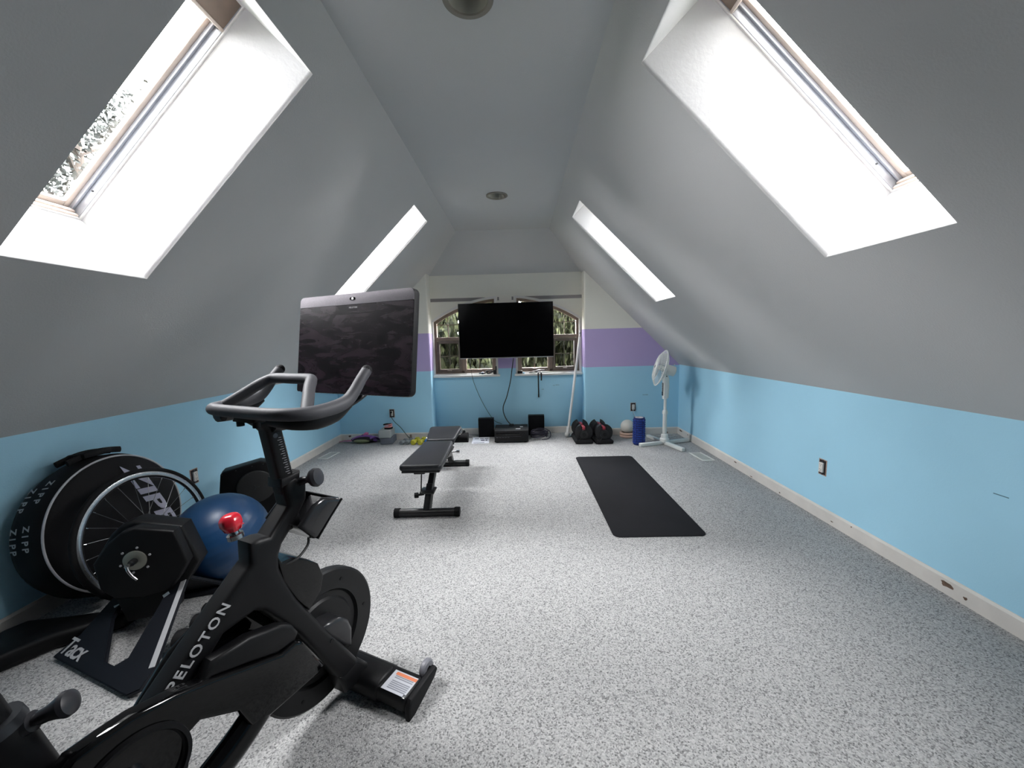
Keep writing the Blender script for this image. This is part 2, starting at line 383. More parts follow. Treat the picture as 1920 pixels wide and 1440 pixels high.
# ------------------------------------------------------------------ skylights
def skylight(n, side, ys):
    if side < 0: (xa, xb), zf = SKX_L, zl; nrm = Vector((-SLL, 0, 1)).normalized()
    else: (xa, xb), zf = SKX_R, zr; nrm = Vector((SLR, 0, 1)).normalized()
    A = Vector((xa, 0, zf(xa))); B = Vector((xb, 0, zf(xb))); s = (B - A).normalized(); L = (B - A).length
    y0, y1 = ys; o = A + Vector((0, y0, 0)); W = y1 - y0; D = 0.375
    # local frame: X along the slope upwards, Y across the room's length, Z outwards
    Y = Vector((0, 1, 0)); M = Matrix((s, Y, nrm)).transposed().to_4x4(); M.translation = o
    root = bpy.data.objects.new('window_%d' % n, None); COL.objects.link(root); root.matrix_world = M; root.empty_display_size = .05
    root['kind'] = 'structure'
    r = .022
    mb = MB()     # drywall shaft with softly rounded opening edges
    prof = [(-r, 0.0005), (-r * .62, .0005 + r * .07), (-r * .28, r * .3), (-r * .06, r * .64), (0, r), (0, D)]
    def P(inset, z): return [(inset, inset, z), (L - inset, inset, z), (L - inset, W - inset, z), (inset, W - inset, z)]
    rings = [[mb.bm.verts.new(p) for p in P(i, z)] for i, z in prof]
    for R0, R1 in zip(rings, rings[1:]):
        for i in range(4): mb.bm.faces.new((R0[i], R0[(i + 1) % 4], R1[(i + 1) % 4], R1[i]))
    mb.make('light_shaft', M_shaft, root, smooth=50, recalc=False)
    def ring(name, inset0, inset1, z0, z1, m, bev=.004):
        mb = MB(); a, b = inset0, inset1
        mb.box((a, a, z0), (L - a, b, z1), bev); mb.box((a, W - b, z0), (L - a, W - a, z1), bev)
        mb.box((a, b, z0), (b, W - b, z1), bev); mb.box((L - b, b, z0), (L - a, W - b, z1), bev)
        return mb.make(name, m, root)
    ring('shaft_lip', -.004, .008, D - .002, D + .008, M_trim)
    mb = MB(); a = .001
    for yy0, yy1 in ((a, .010), (W - .010, W - a)):            # stepped aluminium guide rails along both sides
        mb.box((a, yy0, D + .006), (L - a, yy1, D + .055), .003)
        c = yy1 if yy0 < W / 2 else yy0
        mb.box((a, min(c, c + (.012 if yy0 < W / 2 else -.012)), D + .038), (L - a, max(c, c + (.012 if yy0 < W / 2 else -.012)), D + .055), .003)
    jl = mb.make('guide_rail', M_alu, root)
    mb = MB()
    for t in (.12, .88):
        for yy in (.0105, W - .0105): mb.cyl((L * t, yy, D + .025), (L * t, yy + (.003 if yy < W / 2 else -.003), D + .025), .004, n=8)
    mb.make('screw', M_steel, jl)
    mb = MB(); mb.box((.001, .010, D + .006), (.016, W - .010, D + .022), .004); mb.box((.008, .012, D + .026), (.022, W - .012, D + .045), .004); mb.make('bottom_ledge', M_sash, root)
    ring('sash', .014, .04, D + .055, D + .078, M_sash)
    mb = MB(); mb.box((.05, .05, D + .118), (L - .05, W - .05, D + .12)); mb.make('gasket', M_rubber, root) if False else None
    mb = MB(); mb.box((.035, .035, D + .080), (L - .035, W - .035, D + .086)); mb.make('pane', M_glass, root, smooth=0)
    mb = MB(); mb.box((L - .13, .004, D + .008), (L - .002, W - .004, D + .07), .006); hb = mb.make('shade_housing', M_skybrown, root)
    mb = MB(); mb.box((L - .142, .004, D + .004), (L - .128, W - .004, D + .03), .003); mb.make('housing_lip', M_sash, hb)
    ring('curb', -.05, .014, D + .05, D + .10, M_steel)
    pm = M @ Matrix.Translation((L / 2, W / 2, D + .2)) @ Matrix.Rotation(0, 4, 'X')
    portal('skylight_portal', pm, L, W)
k = 1
for side in (-1, 1):
    for ys in SKY_Y: skylight(k, side, ys); k += 1

# outer roof skin with the skylight curbs standing through it
M_roof = mat('grey_shingle_roof', rgb(84, 82, 80), .9, bump=(40, .4), vary=(6, .2))
def roof(name, xa, xb, zf, xs, sgn):
    k_ = SLL if sgn < 0 else SLR; off = .36 * math.sqrt(1 + k_ * k_); nx = -.36 * k_ / math.sqrt(1 + k_ * k_) * (1 if sgn < 0 else -1); nz = .36 / math.sqrt(1 + k_ * k_)
    ya = [YF - .2] + [t_ for p in SKY_Y for t_ in p] + [YA + .35]; xc = [xa - (.5 if sgn < 0 else -.5), xs[0], xs[1], xb + (.62 if sgn < 0 else -.62)]; mb = MB()
    def P(x, y): return (x + nx, y, zf(x) + nz)
    for i in range(3):
        for j in range(5):
            if i == 1 and j in (1, 3): continue
            mb.quad(P(xc[i], ya[j]), P(xc[i + 1], ya[j]), P(xc[i + 1], ya[j + 1]), P(xc[i], ya[j + 1]))
    return struct(mb.make(name, M_roof, smooth=0))
roof('roof_left', XL, XCL, zl, SKX_L, -1); roof('roof_right', XR, XCR, zr, SKX_R, 1)

# unseen gabled block added behind the camera to keep sky light off the shafts
M_blocker = mat('grey_sky_blocker', rgb(120, 118, 114), .85, bump=(5, .3), vary=(3, .1))
mb = MB(); mb.prism([(-8.5, -4.5), (8.5, -4.5), (8.5, 11), (0, 15), (-8.5, 11)], YF - 7, YF - .25, 'y'); struct(mb.make('added_sky_blocker', M_blocker, smooth=0))

# ------------------------------------------------------------------ gable windows
def gable_window(n, a, b, mirror):
    root = bpy.data.objects.new('window_%d' % n, None); COL.objects.link(root); root.location = (0, 0, 0); root['kind'] = 'structure'
    Y0, Y1 = YA, YA + .085
    top = lambda x, d=0.0: arc(x, -d)
    N = 28
    def outline(d, z0=SILL):
        xs = [a + d + (b - a - 2 * d) * i / N for i in range(N + 1)]
        return [(a + d, z0 + d), (b - d, z0 + d)] + [(x, top(x, d)) for x in xs[::-1]]
    def frame(name, d0, d1, y0, y1, m, zb=None, par=None):
        mb = MB(); O, I = outline(d0), outline(d1); k = len(O)
        for y in (y0, y1):
            pass
        vo0 = [mb.bm.verts.new((x, y0, z)) for x, z in O]; vi0 = [mb.bm.verts.new((x, y0, z)) for x, z in I]
        vo1 = [mb.bm.verts.new((x, y1, z)) for x, z in O]; vi1 = [mb.bm.verts.new((x, y1, z)) for x, z in I]
        for i in range(k):
            j = (i + 1) % k
            mb.bm.faces.new((vo0[i], vo0[j], vi0[j], vi0[i])); mb.bm.faces.new((vo1[i], vi1[i], vi1[j], vo1[j]))
            mb.bm.faces.new((vi0[i], vi0[j], vi1[j], vi1[i])); mb.bm.faces.new((vo0[i], vo1[i], vo1[j], vo0[j]))
        return mb.make(name, m, par or root, smooth=40)
    frame('reveal', -.012, .016, Y0 - .006, Y1, M_trim)
    frame('outer_frame', .015, .05, Y1 - .03, Y1 + .04, M_brown)
    zt0, zt1 = 1.295, 1.343
    mb = MB(); mb.box((a + .03, Y1 - .035, zt0), (b - .03, Y1 + .03, zt1), .004); mb.make('transom', M_brown, root)
    # upper fixed light with its thin lighter inner line
    ix0, ix1 = a + .05, b - .05
    mb = MB(); xs = [ix0 + (ix1 - ix0) * i / N for i in range(N + 1)]
    vs = [mb.bm.verts.new((x, Y1 + .015, z)) for x, z in [(ix0, zt1), (ix1, zt1)] + [(x, top(x, .05)) for x in xs[::-1]]]
    mb.bm.faces.new(vs); up = mb.make('upper_pane', M_glass, root, smooth=0)
    # casements below: the one at the outer side is screened and its frame stands forward
    mid = a + (b - a) * (.455 if not mirror else .545)
    mb = MB(); mb.box((mid - .022, Y1 - .03, SILL + .02), (mid + .022, Y1 + .03, zt0 + .01), .004); mb.make('mullion', M_brown, root)
    cells = [(a + .045, mid - .02), (mid + .02, b - .045)]
    for q, (c0, c1) in enumerate(cells):
        scr = (q == 0) != mirror
        yo = -.02 if scr else .0; m = M_brown2 if scr else M_brown; fw = .034 if scr else .026
        z0, z1 = SILL + .045, zt0 - .004
        mb = MB()
        for A, B in (((c0, z0), (c0 + fw, z1)), ((c1 - fw, z0), (c1, z1)), ((c0 + fw, z0), (c1 - fw, z0 + fw)), ((c0 + fw, z1 - fw), (c1 - fw, z1))):
            mb.box((A[0], Y1 - .03 + yo, A[1]), (B[0], Y1 + .02, B[1]), .003)
        sh = mb.make('casement', m, root)
        mb = MB(); mb.box((c0 + fw * .8, Y1 + .004, z0 + fw * .8), (c1 - fw * .8, Y1 + .008, z1 - fw * .8)); mb.make('pane', M_screenglass if scr else M_glass, sh, smooth=0)
        cm = (c0 + c1) / 2; zm = (z0 + z1) / 2
        mb = MB(); mb.box((cm - .005, Y1 - .002, z0 + fw), (cm + .005, Y1 + .003, z1 - fw)); mb.make('muntin', m, sh, smooth=0)
        mb = MB(); mb.box((c0 + fw, Y1 - .002, zm - .005), (c1 - fw, Y1 + .003, zm + .005)); mb.make('muntin', m, sh, smooth=0)
        mb = MB(); mb.box((cm - .03, Y1 - .06 + yo, z0 + .005), (cm + .03, Y1 - .03 + yo, z0 + .02), .004); mb.make('crank', M_brown2, sh)
    for i in range(1, 5):
        x = ix0 + (ix1 - ix0) * i / 5
        mb = MB(); mb.box((x - .005, Y1 + .004, zt1), (x + .005, Y1 + .012, top(x, .05))); mb.make('muntin', M_brown, up, smooth=0)
    zh = 1.51
    xa_ = [x for x in xs if top(x, .05) > zh + .004]
    mb = MB(); mb.box((min(xa_), Y1 + .004, zh - .005), (max(xa_), Y1 + .012, zh + .005)); mb.make('muntin', M_brown, up, smooth=0)
    mb = MB(); mb.box((a - .02 if not mirror else a - .03, YA - .05, SILL - .03), (b + .035 if not mirror else b + .018, Y1, SILL), .006); mb.make('window_sill', M_trim, root)
    pm = basis(((a + b) / 2, Y1 + .08, 1.3), (1, 0, 0), (0, 0, 1))
    portal('window_portal', pm, b - a, 1.1)
gable_window(5, W1[0], W1[1], False); gable_window(6, W2[0], W2[1], True)
# grey painted strips level with the tops of the arches
def strip(n, x0, x1, par_z=(1.813, 1.856)):
    mb = MB(); K = 40
    for (p, q) in [(x0 + (x1 - x0) * i / K, x0 + (x1 - x0) * (i + 1) / K) for i in range(K)]:
        def lo(x): return max(par_z[0], arc(x) + .012 if (W1[0] - .012 <= x <= W1[1] + .012 or W2[0] - .012 <= x <= W2[1] + .012) else 0)
        if lo(p) >= par_z[1] or lo(q) >= par_z[1]: continue
        for (y, fl) in ((YA - .003, 0),):
            mb.quad((p, y, lo(p)), (q, y, lo(q)), (q, y, par_z[1]), (p, y, par_z[1]))
            mb.quad((p, y, lo(p)), (q, y, lo(q)), (q, YA, lo(q)), (p, YA, lo(p)))
            mb.quad((p, y, par_z[1]), (q, y, par_z[1]), (q, YA, par_z[1]), (p, YA, par_z[1]))
    struct(mb.make('trim_%d' % n, M_strip, smooth=0))
strip(1, AXL, -0.235); strip(2, -0.067, AXR)

# ------------------------------------------------------------------ outside: ground and trees
M_ground = mat('grass_ground', rgb(58, 66, 40), 0.95, vary=(1.2, 0.3))
mb = MB(); mb.quad((-140, -140, -4.5), (140, -140, -4.5), (140, 140, -4.5), (-140, 140, -4.5)); struct(mb.make('ground', M_ground, smooth=0))
def leaf_mat(name, c1, c2):
    m = bpy.data.materials.new(name); m.use_nodes = True; nt = m.node_tree; N = nt.nodes; L = nt.links; b = N['Principled BSDF']
    b.inputs['Roughness'].default_value = 0.7; b.inputs['Specular IOR Level'].default_value = 0.15
    tc = N.new('ShaderNodeTexCoord'); n = N.new('ShaderNodeTexNoise'); n.inputs['Scale'].default_value = 6; n.inputs['Detail'].default_value = 6
    L.new(tc.outputs['Object'], n.inputs['Vector']); cr = N.new('ShaderNodeValToRGB'); e = cr.color_ramp.elements
    e[0].position = .38; e[0].color = c1; e[1].position = .66; e[1].color = c2
    L.new(n.outputs['Fac'], cr.inputs[0]); L.new(cr.outputs[0], b.inputs['Base Color']); return m
M_cedar = leaf_mat('cedar_foliage', rgb(22, 25, 18), rgb(62, 66, 42))
M_leaf = leaf_mat('tree_leaves', rgb(34, 37, 36), rgb(52, 55, 53))
M_bark = mat('bark', rgb(62, 54, 48), 0.9, vary=(8, 0.3))
def cedar_mesh(seed, H, R, nb, per):
    """drooping evergreen: real sprays of narrow leaflets hanging from whorled boughs"""
    rng = np.random.default_rng(seed); V = []; F = []
    for i in range(nb):
        t = rng.uniform(.06, 1.0); z = H * t; L = R * (1 - t) ** .75 + .25; a = rng.uniform(0, 2 * PI)
        k = int(per * (0.4 + L / R)); s = rng.uniform(.1, 1, k) ** .7
        x = L * s; zz = z + .25 * L * s - .55 * L * s ** 2; sx = rng.normal(0, .13 * L + .05, k); zz = zz - np.abs(rng.normal(0, .22, k))
        px = x * np.cos(a) - sx * np.sin(a); py = x * np.sin(a) + sx * np.cos(a)
        ln = rng.uniform(.10, .26, k); wd = rng.uniform(.03, .06, k); ya = rng.uniform(0, 2 * PI, k); tilt = rng.normal(0, .35, k)
        dx, dy = np.cos(ya), np.sin(ya)
        b0 = len(V) and sum(len(v) for v in V)
        A = np.stack([px - dx * wd, py - dy * wd, zz], 1); B = np.stack([px + dx * wd, py + dy * wd, zz], 1)
        C = np.stack([px + tilt * ln * dy, py - tilt * ln * dx, zz - ln], 1); D = np.stack([px + dx * wd * .2, py + dy * wd * .2, zz + ln * .4], 1)
        arr = np.stack([A, C, B, D], 1).reshape(-1, 3); V.append(arr)
        n0 = b0 + np.arange(k) * 4; F.append(np.stack([n0, n0 + 1, n0 + 2, n0 + 3], 1))
    V = np.concatenate(V); F = np.concatenate(F); me = bpy.data.meshes.new('foliage')
    me.from_pydata(V.tolist(), [], F.tolist()); return me
def tree(name, label, loc, H, R, fol, leafm, rot=0, group=None):
    t = thing(name, label, 'tree', loc, rot, group)
    mb = MB(); mb.tube([(0, 0, 0), (.05, .02, H * .4), (-.04, .03, H * .75), (0, 0, H * .98)], [R * .09, R * .07, R * .04, .02], n=10, sub=3); mb.make('trunk', M_bark, t)
    f = bpy.data.objects.new('foliage', fol); COL.objects.link(f); f.parent = t; f['kind'] = 'stuff'
    if not fol.materials: fol.materials.append(leafm)
    return t
ced = [cedar_mesh(1, 14, 2.0, 680, 56), cedar_mesh(2, 13, 2.0, 680, 56), cedar_mesh(3, 12.5, 2.0, 680, 56)]
LB = ['drooping cedar filling the left gable window', 'drooping cedar filling the right gable window', 'tall cedar farther back beyond the left gable window', 'cedar beyond the right edge of the right gable window', 'tall cedar farthest back on the right beyond the windows']
for i, (x, y, h) in enumerate(((-1.6, 9.0, 0), (1.4, 12.8, 1), (-3.6, 13.9, 2), (4.6, 9.0, 1), (6.0, 14.6, 0))):
    tree('cedar_tree', LB[i], (x, y, -4.5), (14, 13, 12.5)[h], 1.9, ced[h], M_cedar, i * 1.3, 'cedars outside the gable windows')
def leafy_mesh(seed, H, R, nc, per):
    rng = np.random.default_rng(seed); c = rng.normal(0, 1, (nc, 3)); c /= np.linalg.norm(c, axis=1)[:, None]; c *= rng.uniform(.3, 1, (nc, 1)) ** .5
    c = c * [R, R, H * .36] + [0, 0, H * .62]
    p = (c[:, None, :] + rng.normal(0, .32, (nc, per, 3))).reshape(-1, 3); k = len(p)
    u = rng.normal(0, 1, (k, 3)); u /= np.linalg.norm(u, axis=1)[:, None]; v = np.cross(u, rng.normal(0, 1, (k, 3))); v /= np.linalg.norm(v, axis=1)[:, None]
    s = rng.uniform(.04, .085, (k, 1)); A = p - u * s; B = p + v * s * .6; C = p + u * s; D = p - v * s * .6
    V = np.stack([A, B, C, D], 1).reshape(-1, 3); n0 = np.arange(k) * 4
    me = bpy.data.meshes.new('foliage'); me.from_pydata(V.tolist(), [], np.stack([n0, n0 + 1, n0 + 2, n0 + 3], 1).tolist()); return me
lf = [leafy_mesh(5, 13, 2.6, 260, 112), leafy_mesh(6, 12.4, 2.7, 260, 112)]
BELT = [(-10.5, 9.8, 0, 'grey-green tree filling the left near skylight pane', 1.0), (-10.5, 17.0, 1, 'grey-green tree far down the left side of the house', 1.0), (12.0, 14.2, 1, 'grey-green tree farthest along the right side of the house', 1.1),
        (12.7, -.3, 0, 'added unseen tall tree cutting sky light right of the skylights', 1.2),  # added out of view to shade the left wall and shafts
        (-12.0, 3.9, 1, 'added unseen low tree blocking low sky beyond the left eaves', .86),  # added to keep low sky light off the upper right slope
        (11.9, 6.7, 0, 'added unseen tree of middle height blocking sky beyond the right eaves', 1.1),  # added to hold back sky light from the right
        (19.2, 3.4, 1, 'added unseen distant tree closing the sky gap on the right side', 1.0)]  # added to stop light through the gap reaching the upper left slope
for i, (x, y, k2, lb, sc) in enumerate(BELT):
    t = tree('leafy_tree', lb, (x, y, -4.5), (13, 12.4)[k2], 2.6, lf[k2], M_leaf, i, 'trees beyond the skylights'); t.scale = (sc, sc, sc)
    rnd = random.Random(i); H = (13, 12.4)[k2]
    for j in range(9):
        a = rnd.uniform(0, 2 * PI); z0 = H * rnd.uniform(.4, .85); l = rnd.uniform(1.2, 2.4)
        mb = MB(); mb.tube([(0, 0, z0), (l * .5 * math.cos(a), l * .5 * math.sin(a), z0 + l * .35), (l * math.cos(a + .2), l * math.sin(a + .2), z0 + l * .6)], [.07, .045, .015], n=6, sub=2)
        mb.make('branch', M_bark, t)

# ------------------------------------------------------------------ ceiling lights, outlets, vents
M_lamp = mat('lamp_reflector', rgb(170, 168, 158), 0.4); M_lampring = mat('lamp_trim_ring', rgb(128, 122, 112), 0.5)
def ceiling_light(y, label):
    t = thing('ceiling_light', label, 'light', (-0.157, y, HC), 0, 'recessed ceiling lights')
    mb = MB(); mb.lathe([(.098, .0), (.098, -.004), (.092, -.007), (.078, -.005), (.076, .0)], 40); mb.make('trim_ring', M_lampring, t)
    mb = MB(); mb.lathe([(.077, -.003), (.074, .01), (.066, .07), (.05, .12), (.0, .125)], 40); mb.make('reflector', M_lamp, t)
    mb = MB(); mb.lathe([(0, .045), (.03, .048), (.045, .06), (.04, .09), (.02, .12), (.0, .124)], 24); mb.make('bulb', mat('frosted_bulb', rgb(150, 150, 142), .5), t)
    return t
ceiling_light(3.67, 'round recessed ceiling light nearer the gable windows')
ceiling_light(1.62, 'round recessed ceiling light cut by the top picture edge')

M_outbox = mat('outlet_gap', rgb(40, 34, 34), .8); M_outedge = mat('torn_drywall_paper', rgb(176, 150, 140), .9, vary=(90, .25)); M_recept = mat('outlet_plastic', rgb(224, 220, 214), .4)
def outlet(label, loc, rot, shift=0):
    """receptacle without cover plate: local -Y looks into the room"""
    t = thing('wall_outlet', label, 'outlet', loc, rot, 'bare wall outlets without cover plates')
    mb = MB(); mb.box((-.034, -.002, -.056), (.034, 0, .056), 0); mb.make('drywall_edge', M_outedge, t)
    mb = MB(); mb.box((-.028, -.003, -.05), (.028, -.001, .05), 0); mb.make('box_gap', M_outbox, t)
    mb = MB(); mb.box((-.006, -.006, -.052), (.006, -.002, .052), .001); mb.make('mounting_strap', M_steel, t)
    mb = MB(); mb.box((-.0165, -.018, -.034), (.0165, -.004, .034), .003); r = mb.make('receptacle', M_recept, t)
    for z in (-.018, .018):
        for x in (-.006, .006):
            mb = MB(); mb.box((x - .001, -.0186, z), (x + .001, -.0175, z + .008)); mb.make('slot', M_outbox, r, smooth=0)
        mb = MB(); mb.cyl((0, -.0186, z - .007), (0, -.0175, z - .007), .0025, n=10); mb.make('slot', M_outbox, r)
    return t
outlet('bare white outlet on the left blue wall above the exercise ball', (XL, 2.713, .361), -PI / 2 + PI)
outlet('bare white outlet on the right blue wall', (XR, 2.621, .366), -PI / 2)
outlet('bare outlet with a cord plugged in, left of the window alcove', (-1.697, YD, .357), 0)
outlet('bare outlet on the gable wall above the blue foam roller', (1.497, YD, .368), 0)
M_vent = mat('vent_metal', rgb(206, 206, 200), .45); M_ventd = mat('vent_dark', rgb(110, 112, 104), .7)
def vent(label, loc, rot, L, W):
    t = thing('floor_vent', label, 'vent', loc, rot, 'metal floor vents')
    mb = MB(); a, b = L / 2, W / 2; f = .022
    for A, B in (((-a, -b), (a, -b + f)), ((-a, b - f), (a, b)), ((-a, -b + f), (-a + f, b - f)), ((a - f, -b + f), (a, b - f))): mb.box((A[0], A[1], 0), (B[0], B[1], .006), .002)
    mb.make('frame', M_vent, t)
    mb = MB(); mb.box((-a + f, -b + f, .0005), (a - f, b - f, .002)); mb.make('damper', M_ventd, t)
    n = int((L - 2 * f) / .016)
    for i in range(n):
        x = -a + f + (i + .5) * (L - 2 * f) / n
        mb = MB(); mb.box((x - .0035, -b + f, .002), (x + .0035, b - f, .005)); mb.make('louvre', M_vent, t, smooth=0)
    return t
vent('white metal floor vent by the right wall near the fan', (1.93, 4.03, 0), PI / 2 + .06, .29, .14)
vent('beige metal floor vent by the left wall behind the bike', (-2.24, 4.36, 0), PI / 2 - .1, .27, .13)

# ------------------------------------------------------------------ television and its corner
M_tvscreen = mat('tv_screen', rgb(5, 5, 6), 0.15, spec=0.25); M_silver = mat('silver_plastic', rgb(160, 160, 162), .35, metal=.5)
t = thing('television', 'large black flat television hung in front of the gable windows', 'television', (-.146, 4.98, 1.409))
mb = MB(); mb.box((-.604, .004, -.350), (.604, .035, .350), .004); mb.box((-.35, .03, -.24), (.35, .062, .16), .01); mb.make('casing', M_black2, t)
mb = MB(); mb.box((-.598, .0005, -.338), (.598, .005, .344)); mb.make('screen', M_tvscreen, t, smooth=0)
mb = MB(); mb.box((-.602, .0, -.352), (.602, .03, -.342), .002); mb.make('lower_edge', M_silver, t)
mb = MB(); mb.box((-.2, .06, -.16), (.2, .075, .12)); mb.box((-.05, .07, -.05), (.05, .225, .05), .005); mb.box((-.12, .225, -.2), (.12, .25, .2), .004); mb.make('wall_mount', M_black, t)
M_cord = mat('black_cord', rgb(18, 18, 20), .5)
def cord(name, label, pts, r, m=None, sub=8, group=None):
    mb = MB(); mb.tube(pts, r, n=8, sub=sub); o = mb.make(name, m or M_cord); tag(o, label, 'cord', group); return o
cord('television_cable', 'thick black cord hanging from the television to the receiver', [(-.06, 5.06, 1.05), (-.085, 5.14, .9), (-.11, 5.16, .74), (-.165, 5.15, .53), (-.215, 5.13, .40), (-.21, 5.1, .31), (-.17, 5.05, .23), (-.12, 5.0, .18)], .0065)
cord('speaker_wire', 'thin black wire from the left window sill to the receiver', [(-.66, YA + .02, 1.02), (-.63, YA - .06, .86), (-.60, YA - .03, .70), (-.50, YA - .03, .45), (-.36, YA - .05, .215), (-.24, 5.10, .166)], .003)
# receiver
t = thing('stereo_receiver', 'wide black stereo receiver on the carpet under the television', 'receiver', (-.108, 4.75, 0))
mb = MB(); mb.box((-.215, 0, .012), (.215, .34, .16), .004); mb.make('case', M_black2, t)
mb = MB(); mb.box((-.214, -.012, .014), (.214, .002, .158), .004); fp = mb.make('front_panel', M_black, t)
mb = MB(); mb.cyl((.165, -.013, .105), (.165, -.03, .105), .026, n=32); mb.make('volume_knob', M_black2, fp)
for i in range(5):
    mb = MB(); mb.box((-.19 + i * .035, -.016, .07), (-.165 + i * .035, -.012, .078), .001); mb.make('button', M_steel, fp)
mb = MB(); mb.box((-.19, -.0135, .095), (.1, -.0118, .128), .001); mb.make('display', M_gloss, fp)
mb = MB(); mb.box((-.205, -.0135, .082), (.12, -.0118, .085)); mb.make('groove', M_steel, fp)
for x, w_, y in ((.085, .03, .06), (.13, .02, .17)):
    mb = MB(); mb.box((x - w_, y, .1602), (x + w_, y + .035, .1612)); mb.make('paper_label', M_lightgrey, t, smooth=0)
for i in range(14):
    mb = MB(); mb.box((-.19 + i * .018, .12, .1598), (-.183 + i * .018, .29, .1606)); mb.make('vent_slot', M_black, t, smooth=0)
for sx in (-1, 1):
    for yy in (.04, .3):
        mb = MB(); mb.cyl((sx * .18, yy, 0), (sx * .18, yy, .014), .02, n=16); mb.make('foot', M_rubber, t)
mb = MB(); mb.box((-.03, .22, .1602), (.03, .27, .185), .006); mb.box((-.015, .2, .165), (.02, .225, .18), .004)
o = mb.make('power_adapter', M_rubber); o.location = (-.108, 4.75, 0); tag(o, 'small black plug lying on top of the stereo receiver', 'adapter')
M_cloth = mat('speaker_cloth', rgb(17, 17, 19), .95, spec=.1, bump=(900, .4))
def speaker(label, x0, x1, y, h, rot):
    t = thing('loudspeaker', label, 'speaker', ((x0 + x1) / 2, y, 0), rot, 'square black loudspeakers by the receiver')
    w_ = x1 - x0
    mb = MB(); mb.box((-w_ / 2, 0, 0), (w_ / 2, .1, h), .004); mb.make('cabinet', M_black2, t)
    mb = MB(); mb.box((-w_ / 2 + .004, -.01, .004), (w_ / 2 - .004, .002, h - .004), .005); mb.make('cloth_grille', M_cloth, t)
    return t
speaker('square black loudspeaker left of the receiver, behind the paper', -.553, -.343, 5.06, .25, .06)
speaker('square black loudspeaker right of the receiver, behind the coiled cable', .115, .33, 5.09, .27, -.04)
# printed sheet on the carpet
t = thing('printed_sheet', 'white printed sheet lying on the carpet beside the receiver', 'paper', (-.51, 4.9, 0), .04)
mb = MB(); mb.box((-.11, -.15, .0005), (.11, .15, .0022)); mb.make('sheet', mat('paper', rgb(226, 228, 236), .6), t, smooth=0)
M_ink = mat('printed_ink', rgb(56, 62, 84), .6)
for x0, x1, y0, y1 in ((-.085, -.03, .06, .09), (-.015, .035, .06, .09), (.045, .09, .06, .09), (.0, .05, -.03, .02), (.06, .085, -.03, .02), (-.09, .05, -.13, -.11)):
    mb = MB(); mb.box((x0, y0, .0021), (x1, y1, .0026)); mb.make('printed_mark', M_ink, t, smooth=0)
# coiled cable
mb = MB(); rnd = random.Random(3); pts = []
for i in range(70):
    a = i / 70 * 2 * PI * 5; r = .085 + .02 * math.sin(i * .9) + rnd.uniform(-.008, .008)
    pts.append((.25 + r * math.cos(a) * 1.15, 4.93 + r * .95 * math.sin(a), .02 + .018 * (i / 14) + .02 * max(0, math.sin(a))))
mb.tube(pts, .0065, n=8, sub=3); mb.tube([(.33, 4.95, .03), (.38, 5.0, .09), (.40, 4.93, .04), (.36, 4.86, .015), (.28, 4.83, .012)], .006, n=8, sub=6)
tag(mb.make('cable_coil', mat('dark_purple_cable', rgb(30, 27, 44), .45)), 'coiled dark cable heaped in front of the right loudspeaker', 'cable')
# clutter on the window sills
mb = MB(); mb.box((-.34, 5.2, SILL), (-.295, 5.245, SILL + .06), .005); mb.box((-.31, 5.2, SILL + .05), (-.293, 5.235, SILL + .11), .004); mb.tube([(-.34, 5.215, SILL + .03), (-.38, 5.2, SILL + .055), (-.43, 5.205, SILL + .03), (-.4, 5.19, SILL + .015), (-.35, 5.195, SILL + .04), (-.42, 5.2, SILL + .05), (-.46, 5.2, SILL + .012)], .008, n=8, sub=6)
tag(mb.make('cable_bundle', M_cord), 'black adapter and bundled cable on the left window sill', 'cable')
mb = MB(); mb.sphere((-.485, 5.22, SILL + .018), .02, 16, 10, (1.1, .9, .9)); mb.cyl((-.505, 5.22, SILL + .02), (-.535, 5.22, SILL + .015), .007, n=10)
tag(mb.make('small_plug', mat('blue_grey_plastic', rgb(70, 84, 98), .4)), 'small grey-blue plug beside the cable on the left sill', 'plug')
mb = MB(); mb.box((-.012, 5.19, SILL), (.055, 5.235, SILL + .04), .004)
tag(mb.make('small_box', M_black), 'small black box at the left end of the right window sill', 'box')
mb = MB(); mb.box((.058, 5.2, SILL), (.085, 5.23, SILL + .02), .004)
tag(mb.make('blue_tag', mat('pale_blue_plastic', rgb(120, 170, 200), .4)), 'pale blue tag next to the small black box on the sill', 'tag')
t = thing('webbing_strap', 'black webbing strap hanging over the right window sill', 'strap', (.262, 5.17, 0))
mb = MB(); mb.tube([(-.12, .03, SILL + .012), (-.05, .035, SILL + .03), (.03, .03, SILL + .05), (-.03, .02, SILL + .02), (.02, .01, SILL + .045), (.09, .03, SILL + .04)], .012, n=8, sub=6, squash=(1, .5)); mb.make('buckle_bundle', M_cord, t)
mb = MB(); mb.tube([(0, .03, SILL + .015), (.0, -.012, SILL + .004), (.002, -.017, .78), (.004, .02, .65), (.006, .04, .53)], .0085, n=8, sub=6, squash=(1, .25)); mb.make('long_tail', M_cord, t)
mb = MB(); mb.box((-.004, .034, .50), (.014, .044, .545), .002); mb.make('tail_tip', M_cord, t)
mb = MB(); mb.tube([(.04, .02, SILL + .02), (.042, -.014, SILL + .004), (.042, -.016, .78), (.041, -.014, .735)], .0095, n=8, sub=6, squash=(1, .25)); mb.make('short_tail', M_cord, t)
mb = MB(); mb.tube([(.08, .03, SILL + .035), (.11, .02, SILL + .06), (.135, .02, SILL + .05)], .004, n=8, sub=5); mb.make('loop_end', M_cord, t)
